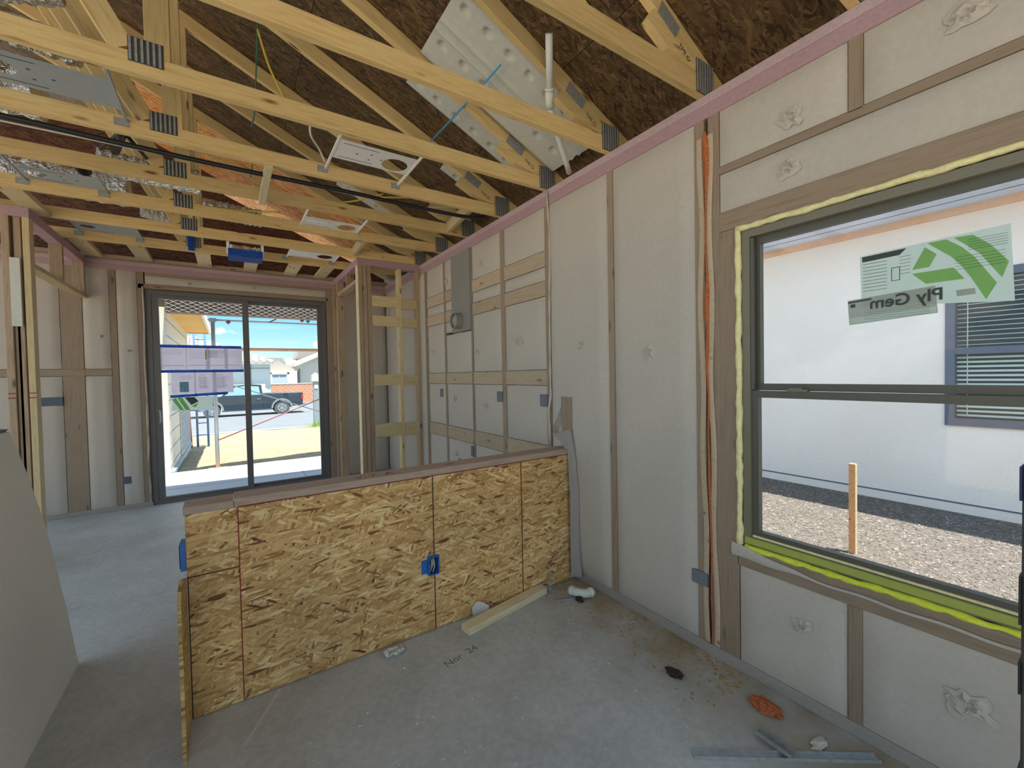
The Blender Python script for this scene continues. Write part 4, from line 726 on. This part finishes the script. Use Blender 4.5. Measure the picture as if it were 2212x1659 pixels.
for k in range(31):
    z = NZ0 + .10 + k * .048
    if z < NZ1 - .10: bx('blind_slat', XN + .055, XN + .085, NW0 + .08, NW1 - .08, z, z + (.007 if z > 1.58 else .022), 'blind', nwf)
for y in (NW1 - .16, .55): MB().box(XN + .05, XN + .053, y - .004, y + .004, NZ0 + .1, NZ1 - .08).build('blind_cord', 'blind', nwf)
sk = thing('survey_stake', 'orange wooden survey stake standing in the gravel', 'stake', (4.432, 1.413, -.2)); MB().prism([(4.41, -.30), (4.455, -.30), (4.455, .585), (4.41, .585)], 'y', 1.385, 1.43).build('shaft', 'stake_wood', sk); MB().box(4.412, 4.453, 1.3835, 1.3848, -.2, .58).build('lit_edge', 'white_wood', sk)  # thin pale strip paints the lit right edge of the stake

# ================================================================== OUTDOORS, patio and street
pt = structure(MB().box(-8, 2.09, YF + .16, 8.65, -.20, -.06).build('patio', 'slab'))
MB().box(.93, .942, YF + .2, 8.65, -.0605, -.0585).build('joint', 'slab_joint', pt); MB().box(-8, 2.09, 7.34, 7.352, -.0605, -.0585).build('joint', 'slab_joint', pt)
ys = [8.62, 9.0, 9.6, 10.5, 12, 14, 16, 17.9]; 
def gz(y): return -.11 - .0375 * max(0, y - 8.7)
m = MB(); m.grid(60, 46, lambda u, v: (-14 + 40 * u, 8.62 + 9.3 * v, gz(8.62 + 9.3 * v) + .05 * noise.noise(Vector((u * 60, v * 14, 0))) + (.03 * noise.noise(Vector((u * 200, v * 40, 5)))))); structure(m.build('yard_dirt', 'dirt', None, True))
structure(MB().box(-40, -3.21, -30, 6.4, -.30, -.15).build('bounce_ground_left', 'yard_soil')); structure(MB().box(-3.2, 2.1, -30, -2.11, -.30, -.15).build('bounce_ground_back', 'dirt'))  # unseen ground left and behind, added to bounce warm light indoors
m = MB(); m.v = [(-40, 17.9, -.47), (40, 17.9, -.47), (40, 34, -.66), (-40, 34, -.66), (40, 60, -.8), (-40, 60, -.8)]; m.f = [(0, 1, 2, 3), (3, 2, 4, 5)]; structure(m.build('street', 'asphalt'))
structure(MB().box(-40, 40, 17.7, 17.95, -.55, -.42).build('kerb', 'slab'))
pb = structure(MB().box(-.79, 2.75, 8.50, 8.78, 2.50, 2.80).build('patio_beam', 'lath_dark'))
m = MB()
for i in range(46):
    x = -.78 + i * .06
    for k in range(8):
        z = 2.51 + k * .03; s_ = 1 if (i + k) % 2 else -1; m.tube([(x, 8.494, z), (x + .06, 8.494, z + .015 * s_)], .004, 4)
for i in range(11):
    y = 8.51 + i * .024
    for k in range(28): m.tube([(-.75 + k * .12, y, 2.496), (-.69 + k * .12, y + .013, 2.496), (-.63 + k * .12, y, 2.496)], .004, 3)
lw = m.build('lath_wire', 'lath_wire', pb); lw['kind'] = 'stuff'
# wing of the house left of the patio
wg = thing('garage_wing', 'pale sided garage wing with ochre-lit soffit, left outside the door', 'building', (-.9, 10.5, -.2)); gx = -.80
MB().box(-4, gx, 8.66, 12.6, -.35, 2.56).build('wall', 'siding', wg)
for k in range(10): MB().box(gx, gx + .004, 8.66, 12.6, .05 + k * .26, .062 + k * .26).build('siding_joint', 'paper_line', wg)
MB().box(-4, -.36, 8.82, 12.75, 2.56, 2.60).build('soffit', 'soffit_lit_ochre', wg); MB().box(-.36, -.32, 8.8, 12.8, 2.53, 2.74).build('fascia', 'fascia_white', wg); MB().box(-4, -.36, 12.75, 12.79, 2.53, 2.74).build('fascia', 'fascia_glow_tan', wg)  # orange light on the soffit underside is painted into its ochre colour
MB().prism([(-.32, 2.74), (-.32, 2.70), (-4.2, 4.3), (-4.2, 4.34)], 'y', 8.8, 12.8).build('roof', 'tile_pale', wg)
lm = MB().box(gx + .006, gx + .022, 10.4, 12.55, -.02, 1.10).build('white_board', 'board_white', wg); m = MB()
for k in range(14): m.box(gx + .023, gx + .029, 10.42 + k * .155, 10.434 + k * .155, 0, 1.08)
for k in range(9): m.box(gx + .023, gx + .029, 10.42, 12.53, .06 + k * .12, .072 + k * .12)
tag(m.build('wire_mesh', 'mesh_blue', lm), kind='stuff'); bx('drip_edge', gx, gx + .05, 8.66, 12.6, -.10, -.04, 'mesh_blue', wg); bx('corner_board', gx - .02, gx + .02, 12.58, 12.62, -.3, 2.56, 'fascia_white', wg)
ld = thing('ladder', 'blue aluminium ladder leaning by the garage wing', 'ladder', (-.58, 13.4, -.28))
for x in (-.68, -.46): MB().tube([(x, 13.3, -.27), (x, 13.15, 3.1)], .024, 8).build('rail', 'ladder_blue', ld, True)
for k in range(11): MB().tube([(-.68, 13.29 - k * .0135, .03 + k * .3), (-.46, 13.29 - k * .0135, .03 + k * .3)], .014, 6).build('rung', 'ladder_blue', ld, True)
tag(tube('striped_pole', [(-.80, 13.2, -.28), (-.86, 13.25, 1.6)], .022, 'pole_red', smooth_path=False), 'reddish pole standing between garage wing and ladder', 'pole')
# scaffold frame
sf = thing('scaffold', 'steel pipe scaffold with crossed braces on the patio edge', 'scaffold', (-.19, 8.86, -.1)); sy = 8.86
tube('upright', [(-.19, sy, -.12), (-.19, sy, 2.44)], .030, 'pipe_steel', sf, smooth_path=False); tube('upright', [(1.95, sy, -.12), (1.95, sy, 2.44)], .030, 'pipe_steel', sf, smooth_path=False); tube('cross_pipe', [(-.26, sy, 2.435), (2.1, sy, 2.435)], .017, 'pipe_steel', sf, smooth_path=False); MB().box(-.24, -.14, sy - .04, sy + .04, 2.40, 2.46).build('coupler', 'pipe_steel', sf)
tube('brace', [(-.17, sy - .03, .38), (1.93, sy - .03, 1.19)], .010, 'clip_red', sf, smooth_path=False); tube('brace', [(-.17, sy + .03, 1.40), (1.93, sy + .03, .57)], .010, 'pipe_steel', sf, smooth_path=False)
bx('base_plate', -.32, -.06, sy - .08, sy + .08, -.13, -.10, 'stake_wood', sf)
pk = thing('scaffold_plank', 'wooden scaffold plank spanning behind the right door pane', 'plank', (1.1, 8.95, 1.94)); bx('plank', -.1, 2.6, 8.9, 9.15, 1.925, 1.965, 'stake_wood', pk); bx('plank_edge', -.1, 2.6, 8.895, 8.8995, 1.955, 1.968, 'clip_red', pk)
for x, z, mt, l_ in ((-.02, 2.53, 'wire_blue', 'blue tag hanging from the patio beam, left'), (.03, 2.40, 'clip_red', 'dark red tag on the scaffold pipe'), (1.18, 2.49, 'clip_red', 'red tag hanging from the patio beam, right'), (1.28, 2.48, 'wire_blue', 'blue tag hanging from the patio beam, far right')): tag(beam('hanging_tag', (x, 8.80, z), (.7, 0, .7), (0, 1, 0), (.06, .004, .055), mt), l_, 'tag', 'tags at the patio edge')
tag(beam('hanging_bar', (.70, 8.80, 2.46), (.75, 0, .42), (0, 1, 0), (.13, .012, .018), 'post_dark'), 'short dark bar hanging from the patio beam', 'bar')
# pickup truck
tr = thing('pickup_truck', 'dark grey pickup truck parked along the street', 'pickup truck', (1.0, 27.9, -.62)); Y0, Y1, G = 27.4, 29.2, -.62
def arch(cx, r, z, n=10, rev=False): return [(cx + r * math.cos(math.pi - math.pi * i / n), z + r * math.sin(math.pi * i / n)) for i in range(n + 1)]
fw, rw, R_, zc = -.76, 2.51, .45, G + .38
body = [(-1.75, G + .45), (-1.22, G + .42)] + arch(fw, R_, zc) + [(-.30, G + .36), (2.04, G + .36)] + arch(rw, R_, zc) + [(3.0, G + .45), (3.58, G + .50), (3.60, G + 1.20), (1.60, G + 1.22), (1.55, G + 1.12), (-.30, G + 1.12), (-1.55, G + 1.05), (-1.80, G + .90)]
MB().prism(body, 'y', Y0, Y1).build('body', 'truck_paint', tr)
MB().prism([(-.35, G + 1.12), (.28, G + 1.68), (1.05, G + 1.74), (1.52, G + 1.70), (1.58, G + 1.12)], 'y', Y0 + .12, Y1 - .12).build('cab', 'truck_paint', tr)
for pts in ([(-.20, G + 1.16), (.30, G + 1.62), (.74, G + 1.66), (.74, G + 1.16)], [(.86, G + 1.16), (.86, G + 1.66), (1.40, G + 1.62), (1.47, G + 1.16)]): MB().prism(pts, 'y', Y0 + .105, Y0 + .118).build('side_window', 'truck_glass', tr)
for cx in (fw, rw):
    w_ = MB().disc((cx, Y0 + .10, zc), (0, 1, 0), .385, .22, 28).build('wheel', 'rubber', tr, False); MB().disc((cx, Y0 - .015, zc), (0, 1, 0), .24, .02, 24).build('rim', 'rim', w_)
    m = MB()
    for k in range(6): a = k * math.pi / 3; m.box(cx + .14 * math.cos(a) - .035, cx + .14 * math.cos(a) + .035, Y0 - .032, Y0 - .026, zc + .14 * math.sin(a) - .035, zc + .14 * math.sin(a) + .035)
    m.build('spoke_gap', 'rubber', w_)
    a_ = arch(cx, .54, zc); b_ = arch(cx, .45, zc); MB().prism(a_ + b_[::-1], 'y', Y0 - .04, Y0 + .02).build('fender_flare', 'truck_grey', tr)
    MB().disc((cx, Y1 - .10, zc), (0, 1, 0), .385, .22, 20).build('wheel', 'rubber', tr)
MB().box(3.52, 3.615, Y0 - .01, Y0 + .12, G + .85, G + 1.12).build('tail_light', 'tail_red', tr); MB().box(3.56, 3.75, Y0 + .05, Y1 - .05, G + .48, G + .62).build('bumper', 'rim', tr); MB().box(1.57, 1.585, Y0 - .003, Y0, G + .40, G + 1.12).box(.79, .805, Y0 - .003, Y0, G + .40, G + 1.12).build('door_gap', 'duct_black', tr); MB().box(1.30, 1.46, Y0 - .03, Y0, G + .92, G + .95).build('door_handle', 'rim', tr); MB().box(-.32, 2.03, Y0 + .02, Y0 + .1, G + .30, G + .37).build('rocker', 'truck_grey', tr)
# meter post by the kerb with a tuft of grass
mb_ = thing('meter_post', 'grey utility post with a pale hood beside the street', 'utility post', (2.84, 18.1, -.42)); MB().prism([(2.735, -.46), (2.945, -.46), (2.93, 1.30), (2.745, 1.30)], 'y', 18.0, 18.2).build('post', 'pedestal_grey', mb_)
MB().prism([(2.68, 1.28), (3.0, 1.28), (2.98, 1.50), (2.84, 1.62), (2.70, 1.50)], 'y', 17.96, 18.24).build('hood', 'house_white', mb_); MB().box(2.78, 2.90, 17.985, 17.999, 1.0, 1.14).build('meter_face', 'board_white', mb_)
gt = thing('grass_tuft', 'green tuft of grass at the foot of the utility post', 'grass', (2.95, 17.6, -.42)); m = MB(); rn = random.Random(9)
for k in range(220):
    x, y = 2.95 + rn.gauss(0, .28), 17.55 + rn.gauss(0, .18); h = rn.uniform(.12, .3); b = len(m.v); m.v += [(x - .012, y, -.47), (x + .012, y, -.47), (x + rn.uniform(-.08, .08), y + rn.uniform(-.05, .05), -.45 + h)]; m.f.append((b, b + 1, b + 2))
tag(m.build('blades', 'grass', gt), kind='stuff')
# red block wall beyond the street
bw = thing('block_wall', 'red block wall across the street behind the truck', 'wall', (2, 42, -.8)); MB().box(-4.0, 6.6, 42.02, 42.2, -.85, .93).build('mortar_core', 'mortar', bw)
key = None
for r_ in range(8):
    z = -.80 + r_ * .212
    for k in range(-1, 25):
        x = -4.0 + k * .43 + (.215 if r_ % 2 else 0)
        if x < 1.5 or x + .4 > 6.6: continue
        bx('brick', x, x + .395, 41.985, 42.03, z, z + .185, 'brick_red', bw, .004)
MB().box(-4, 6.65, 41.96, 42.24, .93, .98).build('cap', 'house_white', bw)
# far houses
def wavy(p, x0, x1, y0, z0, y1, z1, hip, nr=11, per=.46):
    m = MB()
    for r_ in range(nr):
        v0, v1 = r_ / nr, (r_ + 1) / nr; xe0 = x1 - hip * v0; n_ = int((xe0 - x0) / per * 8)
        b = len(m.v)
        for v, dz in ((v0, .10), (v1 + .01, .03)):
            for i in range(n_ + 1):
                x = x0 + (x1 - hip * v - x0) * i / n_; m.v.append((x, y0 + (y1 - y0) * v, z0 + (z1 - z0) * v + dz + .07 * math.sin(2 * math.pi * x / per)))
        m.f += [(b + i, b + i + 1, b + n_ + 2 + i, b + n_ + 1 + i) for i in range(n_)]
        b2 = len(m.v)
        for i in range(n_ + 1): q = m.v[b + i]; m.v.append((q[0], q[1], q[2] - .09))
        m.f += [(b2 + i, b2 + i + 1, b + i + 1, b + i) for i in range(n_)]
    return m.build('tile_roof', 'tile_pale', p)
ha = thing('tiled_house', 'grey house with pale wavy tile roof beyond the street, left', 'house', (-2, 38, -.8)); MB().box(-9, 2.62, 36.2, 41, -.8, 2.60).build('wall', 'house_grey', ha); wavy(ha, -9, 3.05, 35.8, 2.62, 39.6, 4.62, 5.2); MB().prism([(3.05, 2.66), (-2.2, 4.66), (-9, 4.66), (-9, 2.66)], 'y', 39.8, 40.0).build('roof_back', 'tile_pale', ha); MB().box(-9, 3.0, 35.85, 36.2, 2.50, 2.62).build('eave', 'fascia_white', ha)
MB().box(1.35, 1.40, 36.15, 36.2, -.8, 2.5).box(.55, 2.6, 36.15, 36.2, 2.18, 2.22).build('wall_joint', 'paper_line', ha); MB().box(-4, 2.2, 35.2, 35.5, -.8, 1.05).build('low_wall', 'house_white', ha)
hb = thing('garage_house', 'cream house with a white garage door beyond the block wall', 'house', (4, 48, -.8)); MB().box(2.9, 5.6, 46, 54, -.8, 2.15).build('wall', 'house_white', hb); MB().prism([(2.4, 2.15), (5.9, 2.15), (4.15, 3.2)], 'y', 47.8, 54).build('roof', 'tile_pale', hb)
gd = MB().box(3.42, 4.72, 45.94, 46.0, -.8, 1.84).build('garage_door', 'garage_grey', hb)
MB().box(3.50, 4.02, 45.92, 45.938, 1.62, 1.74).box(4.10, 4.62, 45.92, 45.938, 1.62, 1.74).build('door_glass', 'glass_dark', gd); MB().box(3.25, 3.42, 45.9, 46, -.8, 2.0).box(4.72, 4.9, 45.9, 46, -.8, 2.0).box(3.25, 4.9, 45.9, 46, 1.84, 2.0).build('garage_trim', 'board_white', hb); 
hc = thing('gabled_house', 'beige house with a low sloping roof beyond the block wall, right', 'house', (8, 50, -.8)); MB().prism([(5.95, -.8), (14, -.8), (14, 4.4), (9.6, 4.4), (5.95, 2.82)], 'y', 48, 58).build('wall', 'house_beige', hc); MB().prism([(5.65, 2.62), (5.65, 2.95), (10, 4.85), (10, 4.6)], 'y', 47.3, 58).build('roof', 'house_white', hc); MB().box(5.98, 6.08, 47.9, 48, 0.9, 2.4).build('downpipe', 'slate_frame', hc)
hd = thing('distant_house', 'far pale tiled roof rising behind the garage house', 'house', (3.4, 62, -.8)); MB().prism([(.5, 2.9), (6.2, 3.0), (5.7, 4.0), (1.4, 4.0)], 'y', 60, 64).build('roof', 'tile_pale', hd); MB().box(.9, 5.9, 60.4, 63.6, -.8, 2.9).build('wall', 'house_beige', hd)
he = thing('distant_house', 'far pale tiled roof behind the gabled house, at the right', 'house', (9.6, 61, -.8)); MB().prism([(7.2, 3.9), (12, 3.9), (12, 5.1), (7.6, 5.1)], 'y', 60, 64).build('roof', 'tile_pale', he); MB().box(7.6, 11.6, 60.4, 63.6, -.8, 3.9).build('wall', 'house_beige', he)
